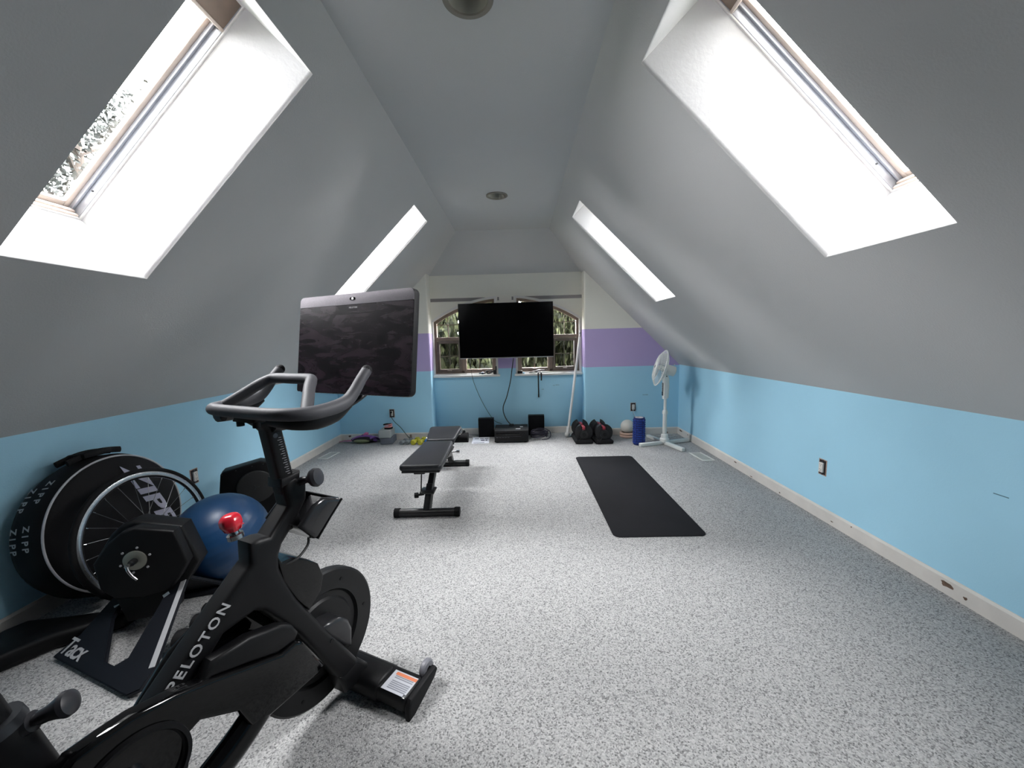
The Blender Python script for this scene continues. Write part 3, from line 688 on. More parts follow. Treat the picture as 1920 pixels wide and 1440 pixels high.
# leaning white pole
d = Vector((.194, .17, 1.289)).normalized()
t = thing('white_pole', 'long white pole leaning on the alcove corner beside the right window', 'pole', (.62, 4.98, 0))
mb = MB(); mb.tube([(0, 0, .03), (.02, .008, .12), (.2, .17, 1.30)], .0165, n=16); mb.make('shaft', M_white, t)
mb = MB(); mb.sphere((0, 0, .034), .034, 20, 14); mb.make('rubber_tip', mat('grey_white_tip', rgb(196, 196, 194), .6), t)
mb = MB(); mb.tube([(.006, .003, .05), (.018, .008, .13)], .022, n=16); mb.make('collar', M_white, t)
mb = MB(); mb.tube([(.2, .17, 1.30), (.207, .172, 1.34), (.205, .165, 1.365), (.196, .16, 1.34)], .004, n=8, sub=5); mb.make('hook', M_steel, t)

# ------------------------------------------------------------------ exercise gear by the gable wall
M_pad = mat('black_vinyl_pad', rgb(34, 36, 40), .45, spec=.35, bump=(500, .06)); M_benchm = mat('black_powder_coat', rgb(20, 20, 22), .35, spec=.5)
# weight bench: local origin on the floor under its middle, Y along the bench towards the gable
t = thing('weight_bench', 'black adjustable weight bench with raised seat pad on the carpet', 'bench', (-.715, 3.3, 0), .012)
def pad(name, y0, z0, y1, z1, w0, w1, th, m):
    """tapered padded board from (y0,z0) to (y1,z1), rounded corners"""
    L = math.hypot(y1 - y0, z1 - z0); r = .035; P = []
    def corner(cx, cy, a0): return [(cx + r * math.cos(a0 + k * PI / 12), cy + r * math.sin(a0 + k * PI / 12)) for k in range(7)]
    a, b = w0 / 2, w1 / 2
    P += corner(-a + r, r, PI) + corner(a - r, r, 1.5 * PI) + corner(b - r, L - r, 0) + corner(-b + r, L - r, PI / 2)
    mb = MB(); M = Matrix.Translation((0, y0, z0)) @ Matrix.Rotation(math.atan2(z1 - z0, y1 - y0), 4, 'X')
    mb.prism(P, -th, 0, 'z', bevel=min(.018, th * .45), seg=4, M=M); o = mb.make(name, m, t); return o, M, L
pb, Mb, Lb = pad('back_pad', -.70, .445, .02, .43, .30, .255, .045, M_pad)
mb = MB(); mb.box((-.135, .02, -.062), (.135, Lb - .02, -.046), .004, M=Mb); mb.make('pad_board', M_benchm, pb)
ps, Ms, Ls = pad('seat_pad', .055, .43, .40, .475, .255, .31, .045, M_pad)
mb = MB(); mb.box((-.12, .02, -.062), (.12, Ls - .02, -.046), .004, M=Ms); mb.make('pad_board', M_benchm, ps)
mb = MB(); mb.tube([(-.24, -.545, .03), (.24, -.545, .03)], .03, n=20, squash=(1, 1)); mb.make('front_foot', M_benchm, t)
for s_ in (-1, 1):
    mb = MB(); mb.tube([(s_ * .205, -.545, .031), (s_ * .245, -.545, .031)], .0345, n=20); mb.make('foot_cap', M_rubber, t)
mb = MB(); mb.tube([(-.18, .60, .03), (.18, .60, .03)], .03, n=20); mb.make('rear_foot', M_benchm, t)
for s_ in (-1, 1):
    mb = MB(); mb.tube([(s_ * .15, .60, .031), (s_ * .185, .60, .031)], .0345, n=20); mb.make('foot_cap', M_rubber, t)
def beam(name, p, q, a, b, m=M_benchm, par=None, bev=.006):
    p, q = Vector(p), Vector(q); d = q - p; M = basis(p, d, (0, 0, 1) if abs(d.normalized().z) < .95 else (0, 1, 0))
    mb = MB(); mb.box((0, -a / 2, -b / 2), (d.length, a / 2, b / 2), bev, M=M); return mb.make(name, m, par or t)
beam('front_post', (0, -.545, .045), (.012, -.44, .21), .062, .05); beam('front_leg', (.008, -.47, .16), (.03, -.25, .405), .05, .045)
mb = MB(); mb.box((-.055, -.535, .165), (.055, -.425, .182), .004); mb.make('collar', M_benchm, t)
mb = MB(); mb.cyl((-.03, -.49, .15), (-.075, -.50, .148), .008, n=12); mb.cyl((-.07, -.50, .148), (-.1, -.505, .147), .021, n=8); mb.make('adjuster_knob', M_black2, t)
mb = MB(); mb.tube([(-.05, -.50, .175), (-.04, -.47, .39)], .005, n=8); mb.make('rod', M_benchm, t)
mb = MB(); mb.box((-.05, -.68, .372), (.03, -.61, .392), .006); mb.make('bracket', M_benchm, t)
beam('main_tube', (.03, -.3, .36), (.0, .52, .16), .05, .05); beam('rear_post', (0, .6, .04), (0, .45, .22), .06, .05); beam('rear_leg', (0, .47, .17), (0, .2, .40), .05, .045)
mb = MB(); mb.cyl((.0, .44, .2), (.1, .44, .2), .009, n=10); mb.cyl((.085, .44, .2), (.115, .44, .2), .016, n=10); mb.make('pull_pin', M_chrome, t)
mb = MB(); mb.tube([(-.05, .42, .41), (-.05, .49, .36)], .02, n=12); mb.tube([(.02, .4, .4), (.12, .47, .36), (.16, .50, .40)], .018, n=12, sub=4); mb.make('leg_hold_bar', M_benchm, t)
for s_ in (-1, 1):
    mb = MB(); mb.cyl((s_ * .06, .49, .33), (s_ * .2, .49, .33), .05, n=24); mb.make('foam_roll', M_rubber, t)
mb = MB(); mb.cyl((-.22, .49, .33), (.24, .49, .33), .011, n=12); mb.make('roll_axle', M_chrome, t)
# yoga mat
mb = MB(); x0, x1, y0, y1, r = .597, 1.205, 2.393, 4.104, .045; P = []
for cx, cy, a0 in ((x0 + r, y0 + r, PI), (x1 - r, y0 + r, 1.5 * PI), (x1 - r, y1 - r, 0), (x0 + r, y1 - r, PI / 2)): P += [(cx + r * math.cos(a0 + k * PI / 16), cy + r * math.sin(a0 + k * PI / 16)) for k in range(9)]
mb.prism(P, .0005, .006, 'z', bevel=.0015)
tag(mb.make('yoga_mat', mat('black_rubber_mat', rgb(28, 28, 31), .85, spec=.15, bump=(250, .15), vary=(5, .09))), 'long black yoga mat laid flat on the carpet', 'mat')
# foam roller with raised blocks
t = thing('foam_roller', 'dark blue patterned foam roller standing upright by the fan', 'foam roller', (1.428, 4.56, 0))
M_roll = mat('blue_foam', rgb(32, 58, 136), .6, spec=.3); RR = .066
mb = MB(); mb.lathe([(.046, .003), (RR - .003, .0), (RR, .004), (RR, .326), (RR - .003, .33), (.047, .33), (.046, .326)], 40, closed=True); mb.make('foam_body', mat('dark_blue_foam', rgb(20, 36, 92), .7), t)
mb = MB(); mb.lathe([(.042, .004), (.0465, .004), (.0465, .331), (.042, .331)], 32, closed=True); mb.make('core_tube', mat('white_core', rgb(224, 216, 216), .5), t)
blk = MB(); blk.box((-.0115, -.006, -.009), (.0115, .0045, .009), .002); bo = None
for i in range(12):
    a = 2 * PI * i / 12
    for j in range(11):
        z = .03 + j * .027; skew = (j % 2) * .12 if i % 3 else 0
        M = Matrix.Rotation(a + skew, 4, 'Z') @ Matrix.Translation((0, -RR, z))
        if bo is None: bo = blk.make('tread_block', M_roll, t); c = bo
        else: c = bo.copy(); COL.objects.link(c); c.parent = t
        c.matrix_local = M @ (Matrix.Rotation(.5, 4, 'Y') if i % 3 == 1 else Matrix.Diagonal((1.25, 1, .8, 1)))
# white ball on two beige rings
M_ring = mat('beige_ring', rgb(206, 172, 154), .45)
for k, lb in ((0, 'beige plastic ring flat on the carpet under the other ring'), (1, 'beige plastic ring directly under the small white ball')):
    mb = MB(); mb.lathe([(.084 + .0165 * math.cos(q), .0165 + .0165 * math.sin(q)) for q in [2 * PI * i / 12 for i in range(12)]], 40, closed=True)
    o = mb.make('toning_ring', M_ring); o.location = (1.395, 4.93, .033 * k); tag(o, lb, 'ring', 'beige toning rings')
mb = MB(); mb.sphere((0, 0, 0), .088, 36, 24); o = mb.make('small_ball', mat('ivory_ball', rgb(222, 218, 208), .45, bump=(120, .05))); o.location = (1.395, 4.93, .135)
tag(o, 'small ivory white ball resting on the beige rings', 'ball')
# pair of adjustable dumbbells in cradles
M_plate = mat('black_plate', rgb(15, 15, 17), .5); M_red = mat('red_grip', rgb(150, 50, 62), .5)
def adj_dumbbell(label, x, y, rot):
    t = thing('adjustable_dumbbell', label, 'dumbbell', (x, y, 0), rot, 'pair of adjustable dumbbells')
    mb = MB(); mb.prism([(-.105, 0), (.105, 0), (.11, .03), (.085, .055), (-.085, .055), (-.11, .03)], -.02, .36, 'y', bevel=.008); mb.make('cradle', M_black2, t)
    mb = MB(); mb.box((-.1, -.035, 0), (.1, -.005, .05), .012); mb.make('cradle_lip', M_black2, t)
    for sgn, yc in ((-1, .08), (1, .27)):
        for i in range(6):
            yy = yc + (i - 2.5) * .021; r = .108 - .004 * i if sgn < 0 else .092 + .004 * i
            P = []
            for k in range(41):                                    # round plate with the grip notch open at the top
                a = PI / 2 + .33 + (2 * PI - .66) * k / 40; P.append((r * math.cos(a), .132 + r * math.sin(a)))
            P += [(.03, .18), (-.03, .18)]
            mb = MB(); mb.prism(P, yy - .008, yy + .008, 'y', bevel=.003); mb.make('weight_plate', M_plate, t)
        ye = yc - .07 if sgn < 0 else yc + .07
        mb = MB(); mb.cyl((0, ye, .115), (0, ye + sgn * .022, .115), .05, n=36); d = mb.make('dial', M_plate, t)
        mb = MB()
        for k in range(20):
            a = 2 * PI * k / 20; mb.box((-.003, -.011, .047), (.003, .011, .054), .001, M=Matrix.Translation((0, ye + sgn * .011, .115)) @ Matrix.Rotation(a, 4, 'Y'))
        mb.make('dial_teeth', M_steel, d)
        mb = MB(); mb.cyl((0, ye + sgn * .02, .115), (0, ye + sgn * .03, .115), .022, n=24); mb.make('dial_hub', M_black2, d)
        mb = MB(); mb.box((-.018, yc - .065, .165), (.018, yc + .065, .205), .006); mb.make('selector_tab', M_red, t)
    mb = MB(); mb.cyl((0, .13, .135), (0, .22, .135), .018, n=16); mb.make('handle', M_rubber, t)
    mb = MB(); mb.tube([(-.045, -.03, .075), (-.06, -.034, .052), (-.075, -.034, .045)], .003, n=6); mb.make('release_clip', M_chrome, t)
    return t
adj_dumbbell('black adjustable dumbbell with red tabs, the one nearer the white pole', .785, 4.64, .0)
adj_dumbbell('black adjustable dumbbell with red tabs, the one nearer the white ball', 1.03, 4.62, .07)
# pedestal fan
M_fan = mat('white_fan_plastic', rgb(222, 224, 220), .4); M_fangrille = mat('white_fan_wire', rgb(228, 230, 226), .35)
def blade_mat():
    m = bpy.data.materials.new('translucent_blade'); m.use_nodes = True; b = m.node_tree.nodes['Principled BSDF']
    b.inputs['Base Color'].default_value = rgb(214, 218, 216); b.inputs['Roughness'].default_value = .25; b.inputs['Alpha'].default_value = .72; return m
t = thing('pedestal_fan', 'white pedestal fan standing in the back right corner', 'fan', (1.725, 4.54, 0))
for k, a in enumerate((16, 106, 196, 286)):
    A = math.radians(a); d = Vector((math.cos(A), math.sin(A), 0)); M = basis((0, 0, 0), d, (-d.y, d.x, 0))
    mb = MB(); mb.box((.01, -.022, .004 + .024 * (k % 2) * 0), (.335, .022, .042), .005, M=M); mb.make('foot', M_fan, t)
mb = MB(); mb.lathe([(0, .03), (.052, .03), (.054, .07), (.04, .085), (.038, .12), (.024, .13), (0, .13)], 28); mb.make('base_hub', M_fan, t)
mb = MB(); mb.cyl((0, 0, .12), (0, 0, .38), .024, n=24); mb.lathe([(.024, .365), (.031, .37), (.031, .40), (.022, .42)], 24); mb.make('lower_pole', M_fan, t)
mb = MB(); mb.cyl((0, 0, .38), (0, 0, .58), .0165, n=20); mb.lathe([(.0165, .545), (.023, .55), (.023, .60), (.0165, .61)], 24); mb.make('upper_pole', M_fan, t)
mb = MB(); mb.prism([(-.03, .55), (.03, .56), (.038, .70), (.034, .79), (.02, .84), (-.02, .84), (-.032, .78)], -.03, .03, 'y', bevel=.012, seg=3); mb.make('control_neck', M_fan, t)
mb = MB(); mb.box((-.037, -.018, .59), (-.028, .018, .74), .003)
cp = mb.make('control_panel', M_steel, t)
for i in range(5):
    mb = MB(); mb.box((-.042, -.008, .64 + i * .02), (-.035, .008, .652 + i * .02), .002); mb.make('speed_button', M_fan, cp)
mb = MB(); mb.cyl((0, -.034, .82), (0, .034, .82), .007, n=12); mb.make('tilt_screw', M_steel, t)
HM = Matrix.Translation((-.015, 0, .905)) @ Matrix.Rotation(math.radians(-8), 4, 'Z') @ Matrix.Rotation(math.radians(-90 + 17), 4, 'Y')   # local +Z = blowing direction
mb = MB(); mb.lathe([(0, -.125), (.04, -.125), (.058, -.115), (.062, -.02), (.055, .0), (0, .0)], 28, M=HM); mot = mb.make('motor_housing', M_fan, t)
mb = MB(); mb.cyl((.064, 0, -.09), (.085, 0, -.09), .006, n=10, M=HM); mb.make('oscillation_knob', M_fan, mot)
def ringw(r, z, w_, n=56): 
    return [(r * math.cos(2 * PI * i / n), r * math.sin(2 * PI * i / n), z) for i in range(n)]
def grille(name, zc, dome):
    mb = MB(); RG = .212
    for i in range(56):
        a = 2 * PI * i / 56; c, s_ = math.cos(a), math.sin(a); tw = .25
        pts = []
        for q in (.055, .10, .15, .19, RG): pts.append((q * math.cos(a + tw * (RG - q) / RG), q * math.sin(a + tw * (RG - q) / RG), zc + dome * math.cos(min(1, q / RG) ** 2.2 * PI / 2)))
        mb.tube(pts, .0013, n=4, caps=False, M=HM)
    for r in (.10, .155):
        mb.tube(ringw(r, zc + dome * math.cos((r / RG) ** 2.2 * PI / 2), 0), .0016, n=5, closed=True, M=HM)
    return mb.make(name, M_fangrille, t)
grille('front_grille', .05, .055); grille('rear_grille', .04, -.045)
mb = MB(); mb.tube(ringw(.213, .045, 0), .0065, n=8, closed=True, M=HM); mb.make('grille_rim', M_fan, t)
mb = MB(); mb.lathe([(0, .112), (.045, .111), (.056, .104), (.056, .098), (0, .098)], 32, M=HM); bd = mb.make('front_badge', M_fan, t)
mb = MB(); mb.lathe([(0, .1135), (.018, .1132), (.018, .111)], 20, M=HM); mb.make('badge_mark', M_steel, bd)
M_blade = blade_mat()
for k in range(3):
    mb = MB(); A = []; n1, n2 = 7, 6
    for i in range(n1):
        q = .03 + .155 * i / (n1 - 1); row = []
        wd = .30 + .75 * math.sin(PI * min(1, i / (n1 - 1) * .85 + .1))
        for j in range(n2):
            u = j / (n2 - 1) - .5; a = 2 * PI * k / 3 + u * wd * 1.25 + .25 * i / n1
            row.append(mb.bm.verts.new((q * math.cos(a), q * math.sin(a), .045 + u * .05)))
        A.append(row)
    fs = [mb.bm.faces.new((A[i][j], A[i + 1][j], A[i + 1][j + 1], A[i][j + 1])) for i in range(n1 - 1) for j in range(n2 - 1)]
    bmesh.ops.solidify(mb.bm, geom=fs, thickness=.003); bmesh.ops.transform(mb.bm, matrix=HM, verts=mb.bm.verts); mb.make('blade', M_blade, t, smooth=60)
mb = MB(); mb.lathe([(0, .08), (.022, .078), (.03, .06), (.03, .0), (0, 0)], 24, M=HM); mb.make('blade_hub', M_fan, t)
cord('fan_cord', 'white fan cord trailing from the wall outlet along the carpet', [(1.49, 5.03, .345), (1.50, 5.02, .29), (1.53, 4.99, .20), (1.57, 4.97, .09), (1.64, 4.97, .02), (1.74, 4.95, .007), (1.9, 4.86, .006), (2.0, 4.92, .006), (1.96, 4.99, .006), (1.84, 4.93, .006), (1.78, 4.75, .006), (1.745, 4.6, .03)], .0035, mat('grey_white_cord', rgb(190, 192, 190), .5))
# yoga blocks, armband, waist pack, small dumbbells
def block(label, m, x, y, z, rot, L, W_, H):
    mb = MB(); mb.box((-L / 2, -W_ / 2, 0), (L / 2, W_ / 2, H), .012, seg=3); o = mb.make('yoga_block', m); o.location = (x, y, z); o.rotation_euler = (0, 0, rot); tag(o, label, 'yoga block', 'stacked yoga blocks')
block('dark grey yoga block at the bottom of the stack', mat('dark_grey_foam', rgb(104, 110, 120), .85, bump=(300, .1)), -1.715, 4.90, 0, .06, .155, .225, .085)
block('light grey yoga block on top of the dark grey one', mat('light_grey_foam', rgb(164, 168, 166), .85, bump=(300, .1)), -1.73, 4.89, .085, .06, .155, .225, .10)
t = thing('hand_strap', 'pink and black hand strap lying on the stacked yoga blocks', 'strap', (-1.70, 4.88, .185))
mb = MB(); mb.tube([(-.04, -.02, .012), (.02, -.03, .012), (.045, 0, .014), (.02, .03, .014), (-.03, .02, .014)], .014, n=10, sub=5); mb.make('weight_band', M_black, t)
M_pink = mat('pink_fabric', rgb(214, 140, 140), .7)
for z, sc in ((.03, 1.0), (.055, .9)):
    mb = MB(); mb.tube([(-.04 * sc, -.025, z), (.03, -.035 * sc, z + .004), (.045, .0, z + .006), (.0, .02, z + .004)], .009, n=8, sub=5); mb.make('pink_layer', M_pink, t)
mb = MB(); mb.tube([(-.05, -.03, .062), (-.01, -.035, .072), (.035, -.01, .066), (.02, .02, .062)], .010, n=8, sub=5); mb.make('top_strap', M_black, t)
t = thing('waist_pack', 'purple and pink waist pack lying by the left corner', 'bag', (-2.05, 4.93, 0))
mb = MB(); mb.sphere((0, 0, .04), 1, 28, 14, (.17, .085, .042)); mb.make('pouch', mat('black_nylon', rgb(30, 26, 34), .7), t)
mb = MB(); mb.sphere((-.005, -.045, .035), 1, 24, 12, (.115, .052, .03)); mb.make('front_pocket', mat('olive_mesh', rgb(120, 126, 92), .8, bump=(500, .3)), t)
M_purp = mat('purple_fabric', rgb(132, 86, 158), .7)
mb = MB(); mb.tube([(-.14, -.03, .05), (-.08, -.01, .075), (0, 0, .085), (.09, -.005, .08), (.15, -.02, .05), (.165, -.05, .03)], .026, n=10, sub=5, squash=(1, .4)); mb.make('purple_panel', M_purp, t)
mb = MB(); mb.tube([(.1, -.05, .06), (.14, -.02, .075), (.17, .02, .05), (.16, .05, .03)], .03, n=10, sub=5, squash=(1, .35)); mb.make('side_wing', M_purp, t)
M_pink2 = mat('dusty_pink_fabric', rgb(178, 112, 138), .7)
mb = MB(); mb.tube([(-.12, -.02, .035), (-.2, -.02, .03), (-.27, .0, .022), (-.33, .0, .012)], [.022, .02, .014, .008], n=10, sub=5, squash=(1, .5)); mb.make('belt', M_pink2, t)
mb = MB(); mb.tube([(.0, .02, .085), (.02, .02, .11), (.05, .02, .105)], .02, n=10, sub=4); mb.make('loop', mat('bright_pink', rgb(214, 120, 160), .7), t)
mb = MB(); mb.tube([(-.08, .03, .06), (-.02, .02, .095), (.03, .02, .09)], .006, n=8, sub=4); mb.make('zip_cord', M_black, t)
def hex_dumbbell(label, m, x, y, rot, L=.17, r=.034, grp='small coloured dumbbells on the carpet', name='hand_dumbbell'):
    t = thing(name, label, 'dumbbell', (x, y, 0), rot, grp)
    for s_ in (-1, 1):
        mb = MB(); M = Matrix.Rotation(PI / 2, 4, 'X')
        mb.lathe([(0, -.028), (r * .82, -.028), (r, -.02), (r * 1.02, 0), (r, .02), (r * .8, .028), (0, .03)], 6, M=Matrix.Translation((0, s_ * (L / 2 - .028), r * .87)) @ M @ Matrix.Rotation(PI / 6 * 0, 4, 'Z')); mb.make('head', m, t, smooth=25)
    mb = MB(); mb.cyl((0, -L / 2 + .05, r * .87), (0, L / 2 - .05, r * .87), .015, n=16); mb.make('handle', m, t)
    return t
M_gd = mat('grey_vinyl', rgb(122, 126, 128), .5); M_yd = mat('yellow_vinyl', rgb(170, 164, 44), .5); M_bd = mat('blue_vinyl', rgb(38, 104, 188), .5)
hex_dumbbell('grey vinyl dumbbell, leftmost in the row by the bench', M_gd, -1.50, 4.84, -.12, .17, .028)
hex_dumbbell('grey vinyl dumbbell next to the yellow pair', M_gd, -1.43, 4.845, -.10, .17, .028)
hex_dumbbell('yellow vinyl dumbbell next to the grey pair', M_yd, -1.345, 4.83, -.12, .19, .036)
hex_dumbbell('yellow vinyl dumbbell next to the blue pair', M_yd, -1.258, 4.83, -.12, .19, .036)
hex_dumbbell('blue vinyl dumbbell next to the yellow pair', M_bd, -1.165, 4.86, -.14, .21, .04)
hex_dumbbell('blue vinyl dumbbell half hidden behind the bench seat', M_bd, -1.075, 4.86, -.14, .21, .04)
mb = MB(); mb.lathe([(0, 0), (.016, .002), (.018, .03), (.012, .05), (.014, .07), (.0, .075)], 16); o = mb.make('tan_peg', mat('tan_rubber', rgb(128, 112, 98), .7)); o.location = (-1.452, 5.005, 0.0); tag(o, 'small tan peg standing against the baseboard behind the yellow dumbbells', 'peg')
t = thing('plugged_cord', 'black cord from the left gable outlet down to the carpet', 'cord', (-1.70, YD, .357))
mb = MB(); mb.box((-.012, -.05, .006), (.012, -.018, .032), .004); mb.make('plug', M_cord, t)
mb = MB(); mb.tube([(0, -.04, .01), (.005, -.045, -.04), (.05, -.05, -.11), (.12, -.05, -.18), (.19, -.06, -.27), (.26, -.08, -.335), (.36, -.06, -.352), (.5, -.03, -.352), (.6, .05, -.352)], .004, n=8, sub=6); mb.make('wire', M_cord, t)

# ------------------------------------------------------------------ exercise bike (local X forward, Y to its left, Z up)
CRK = math.radians(-45)
FXA = math.atan2(0.917, 0.40)
bike = thing('exercise_bike', 'matte black indoor exercise bike with large tilted screen', 'exercise bike', (-.61, 1.40, 0), FXA)
t = bike
M_bikef = mat('bike_frame_black', rgb(12, 12, 14), .48, spec=.28)
FR = [(-.315, .880), (-.300, .905), (-.276, .911), (-.240, .874), (-.245, .823), (-.297, .756), (-.336, .718), (-.348, .692), (-.351, .651), (-.334, .598), (-.314, .541), (-.283, .476), (-.231, .378), (-.164, .261), (-.095, .136), (-.062, .085), (-.05, .06),
      (-.15, .06), (-.185, .14), (-.233, .236), (-.262, .300), (-.318, .410), (-.363, .479), (-.412, .553), (-.433, .568), (-.514, .560), (-.549, .525), (-.609, .47), (-.66, .40), (-.72, .33), (-.79, .38), (-.75, .43), (-.686, .479), (-.589, .571), (-.513, .638), (-.444, .697), (-.430, .708), (-.427, .767), (-.39, .765), (-.371, .759), (-.307, .822)]
mb = MB(); mb.prism(FR, -.036, .036, 'y', bevel=.016, seg=4); frm = mb.make('frame', M_bikef, t, smooth=50)
d = Vector((.118, 0, .108)).normalized(); n_ = Vector((0, -1, 0)); up_ = n_.cross(d)
text_mesh('lettering', 'PELOTON', .0365, M_lightgrey, frm, basis((-.569, -.0362, .575), d, up_), space=1.22, bold=.0006)
mb = MB(); mb.cyl((-.205, -.038, .30), (-.205, -.034, .30), .007, n=16); mb.make('bolt', M_black, frm)
# handlebar post with height scale
mb = MB(); mb.prism([(-.316, .86), (-.266, .86), (-.296, 1.06), (-.305, 1.10), (-.385, 1.10), (-.355, 1.075), (-.343, 1.06)], -.026, .026, 'y', bevel=.012, seg=3); hp = mb.make('handlebar_post', M_bikef, t)
for i in range(22):
    z = .885 + i * .0072; x = -.279 - (z - .86) * .15
    mb = MB(); mb.box((x - (.008 if i % 2 else .013), -.0268, z), (x, -.0262, z + .0011)); mb.make('scale_mark', M_lightgrey, hp, smooth=0)
for i in range(11):
    z = .887 + i * .0144; x = -.272 - (z - .86) * .15
    mb = MB(); mb.box((x - .001, -.0268, z), (x + .0015, -.0262, z + .003)); mb.make('scale_dot', M_lightgrey, hp, smooth=0)
mb = MB(); mb.cyl((-.322, -.0268, 1.045), (-.322, -.0255, 1.045), .007, n=16); mb.make('post_bolt', M_steel, hp)
mb = MB(); mb.prism([(-.325, .885), (-.262, .895), (-.258, .92), (-.322, .914)], -.034, .034, 'y', bevel=.008); mb.make('head_collar', M_bikef, t)
mb = MB(); M = basis((-.255, -.035, .895), (0, 0, 1), (1, 0, 0)); MK = Matrix.Translation((-.262, -.03, .885)) @ Vector((0, 0, 1)).rotation_difference(Vector((.35, -.9, .25)).normalized()).to_matrix().to_4x4()
mb.lathe([(0, 0), (.014, .0), (.012, .012), (.010, .025), (.017, .035), (.027, .044), (.03, .055), (.026, .064), (.0, .068)], 28, M=MK); mb.make('height_knob', mat('grey_knob', rgb(44, 44, 48), .35), t)
# handlebars
bars = mat('handlebar_grip', rgb(74, 74, 78), .55, spec=.3, bump=(900, .12))
outer = []
for s_ in (1,):
    R_ = [(-.13, .205, 1.222), (-.155, .205, 1.197), (-.185, .204, 1.162), (-.215, .203, 1.138), (-.26, .202, 1.126), (-.32, .198, 1.122), (-.36, .180, 1.124), (-.385, .145, 1.126), (-.392, .08, 1.126), (-.392, 0, 1.126)]
full = R_ + [(x, -y, z) for x, y, z in R_[-2::-1]]
rad = [.0165, .0165, .0175, .019, .021, .0205, .0185, .0175, .0175, .0175]; rad = rad + rad[-2::-1]
mb = MB(); mb.tube(full, rad, n=16, sub=6); hb = mb.make('handlebar', bars, t, smooth=60)
mb = MB()
for s_ in (-1, 1): mb.sphere((-.13, s_ * .205, 1.222), .0167, 16, 10)
mb.make('bar_end', M_rubber, hb)
mb = MB(); loop = [(-.335, .185, 1.126), (-.30, .150, 1.155), (-.268, .118, 1.183), (-.245, .098, 1.198), (-.233, .075, 1.203), (-.232, 0, 1.203)]
mb.tube(loop + [(x, -y, z) for x, y, z in loop[-2::-1]], .0165, n=16, sub=6); mb.make('inner_loop', bars, hb, smooth=60)
for s_ in (-1, 1):                              # deep webs under the side grips
    mb = MB(); mb.tube([(-.385, s_ * .10, 1.112), (-.365, s_ * .165, 1.108), (-.315, s_ * .196, 1.105), (-.255, s_ * .201, 1.110), (-.205, s_ * .203, 1.130)], [.018, .024, .028, .024, .014], n=14, sub=5, squash=(.55, 1.1)); mb.make('side_web', M_bikef, hb, smooth=60)
mb = MB(); mb.prism([(-.395, 1.098), (-.30, 1.085), (-.285, 1.112), (-.385, 1.118)], -.05, .05, 'y', bevel=.01, seg=3); mb.make('bar_clamp', M_bikef, t)
for s_ in (-1, 1):
    mb = MB(); mb.cyl((-.378, s_ * .036, 1.10), (-.378, s_ * .036, 1.082), .010, n=14); mb.make('clamp_bolt', M_black, t)
# screen arm and screen
mb = MB(); mb.tube([(-.33, 0, 1.075), (-.24, 0, 1.072), (-.13, 0, 1.078), (-.03, 0, 1.098), (.05, 0, 1.135), (.075, 0, 1.18), (.07, 0, 1.26)], [.036, .034, .032, .031, .032, .034, .034], n=16, sub=5, squash=(1.3, .62)); mb.make('screen_arm', M_bikef, t)
MS = basis((.008, 0, 1.306), (0, -1, 0), (.146, 0, .989))      # x to the rider's right, y up the glass, z towards the rider
scr = bpy.data.objects.new('screen', None); COL.objects.link(scr); scr.parent = t; scr.matrix_local = MS
def rrect(x0, y0, x1, y1, r, k=6):
    P = []
    for cx, cy, a0 in ((x0 + r, y0 + r, PI), (x1 - r, y0 + r, 1.5 * PI), (x1 - r, y1 - r, 0), (x0 + r, y1 - r, PI / 2)): P += [(cx + r * math.cos(a0 + q * PI / 2 / k), cy + r * math.sin(a0 + q * PI / 2 / k)) for q in range(k + 1)]
    return P
mb = MB(); mb.prism(rrect(-.279, -.185, .279, .185, .02), -.03, .0, 'z', bevel=.006); mb.make('casing', M_black2, scr)
M_fabric = mat('grey_speaker_fabric', rgb(126, 121, 127), .85, bump=(1400, .3), vary=(350, .12))
mb = MB(); P = [(-.2775, .143), (.2775, .143)] + [p for p in rrect(-.2775, -.18, .2775, .1835, .019) if p[1] > .15]; mb.prism(P, -.001, .0016, 'z', bevel=.001); mb.make('speaker_bar', M_fabric, scr)
def dust_reflection_screen():  # dust smears, with the room's purple reflection put into the colour
    m = bpy.data.materials.new('dust_reflection_bike_screen'); m.use_nodes = True; nt = m.node_tree; N = nt.nodes; L = nt.links; b = N['Principled BSDF']
    b.inputs['Specular IOR Level'].default_value = .3
    tc = N.new('ShaderNodeTexCoord'); mp = N.new('ShaderNodeMapping'); mp.inputs['Scale'].default_value = (2.0, 7, 1); L.new(tc.outputs['Object'], mp.inputs[0])
    n = N.new('ShaderNodeTexNoise'); n.inputs['Scale'].default_value = 3.2; n.inputs['Detail'].default_value = 8; n.inputs['Roughness'].default_value = .65; n.inputs['Distortion'].default_value = 1.2; L.new(mp.outputs[0], n.inputs['Vector'])
    cr = N.new('ShaderNodeValToRGB'); e = cr.color_ramp.elements; e[0].position = .42; e[0].color = rgb(6, 5, 8); e[1].position = .8; e[1].color = rgb(40, 24, 36); L.new(n.outputs['Fac'], cr.inputs[0]); L.new(cr.outputs[0], b.inputs['Base Color'])
    mr = N.new('ShaderNodeMapRange'); mr.inputs[3].default_value = .12; mr.inputs[4].default_value = .42; L.new(n.outputs['Fac'], mr.inputs[0]); L.new(mr.outputs[0], b.inputs['Roughness']); return m
mb = MB(); mb.prism(rrect(-.2765, -.183, .2765, .142, .008), -.001, .0012, 'z'); dsp = mb.make('display', dust_reflection_screen(), scr, smooth=0)
text_mesh('display_lettering', 'PELOTON', .008, M_lightgrey, scr, Matrix.Translation((.004, .131, .0016)), ext=.0002, space=1.15)
mb = MB(); mb.prism(rrect(-.013, .159, .013, .169, .005), .001, .0026, 'z'); cm = mb.make('camera_window', M_gloss, scr)
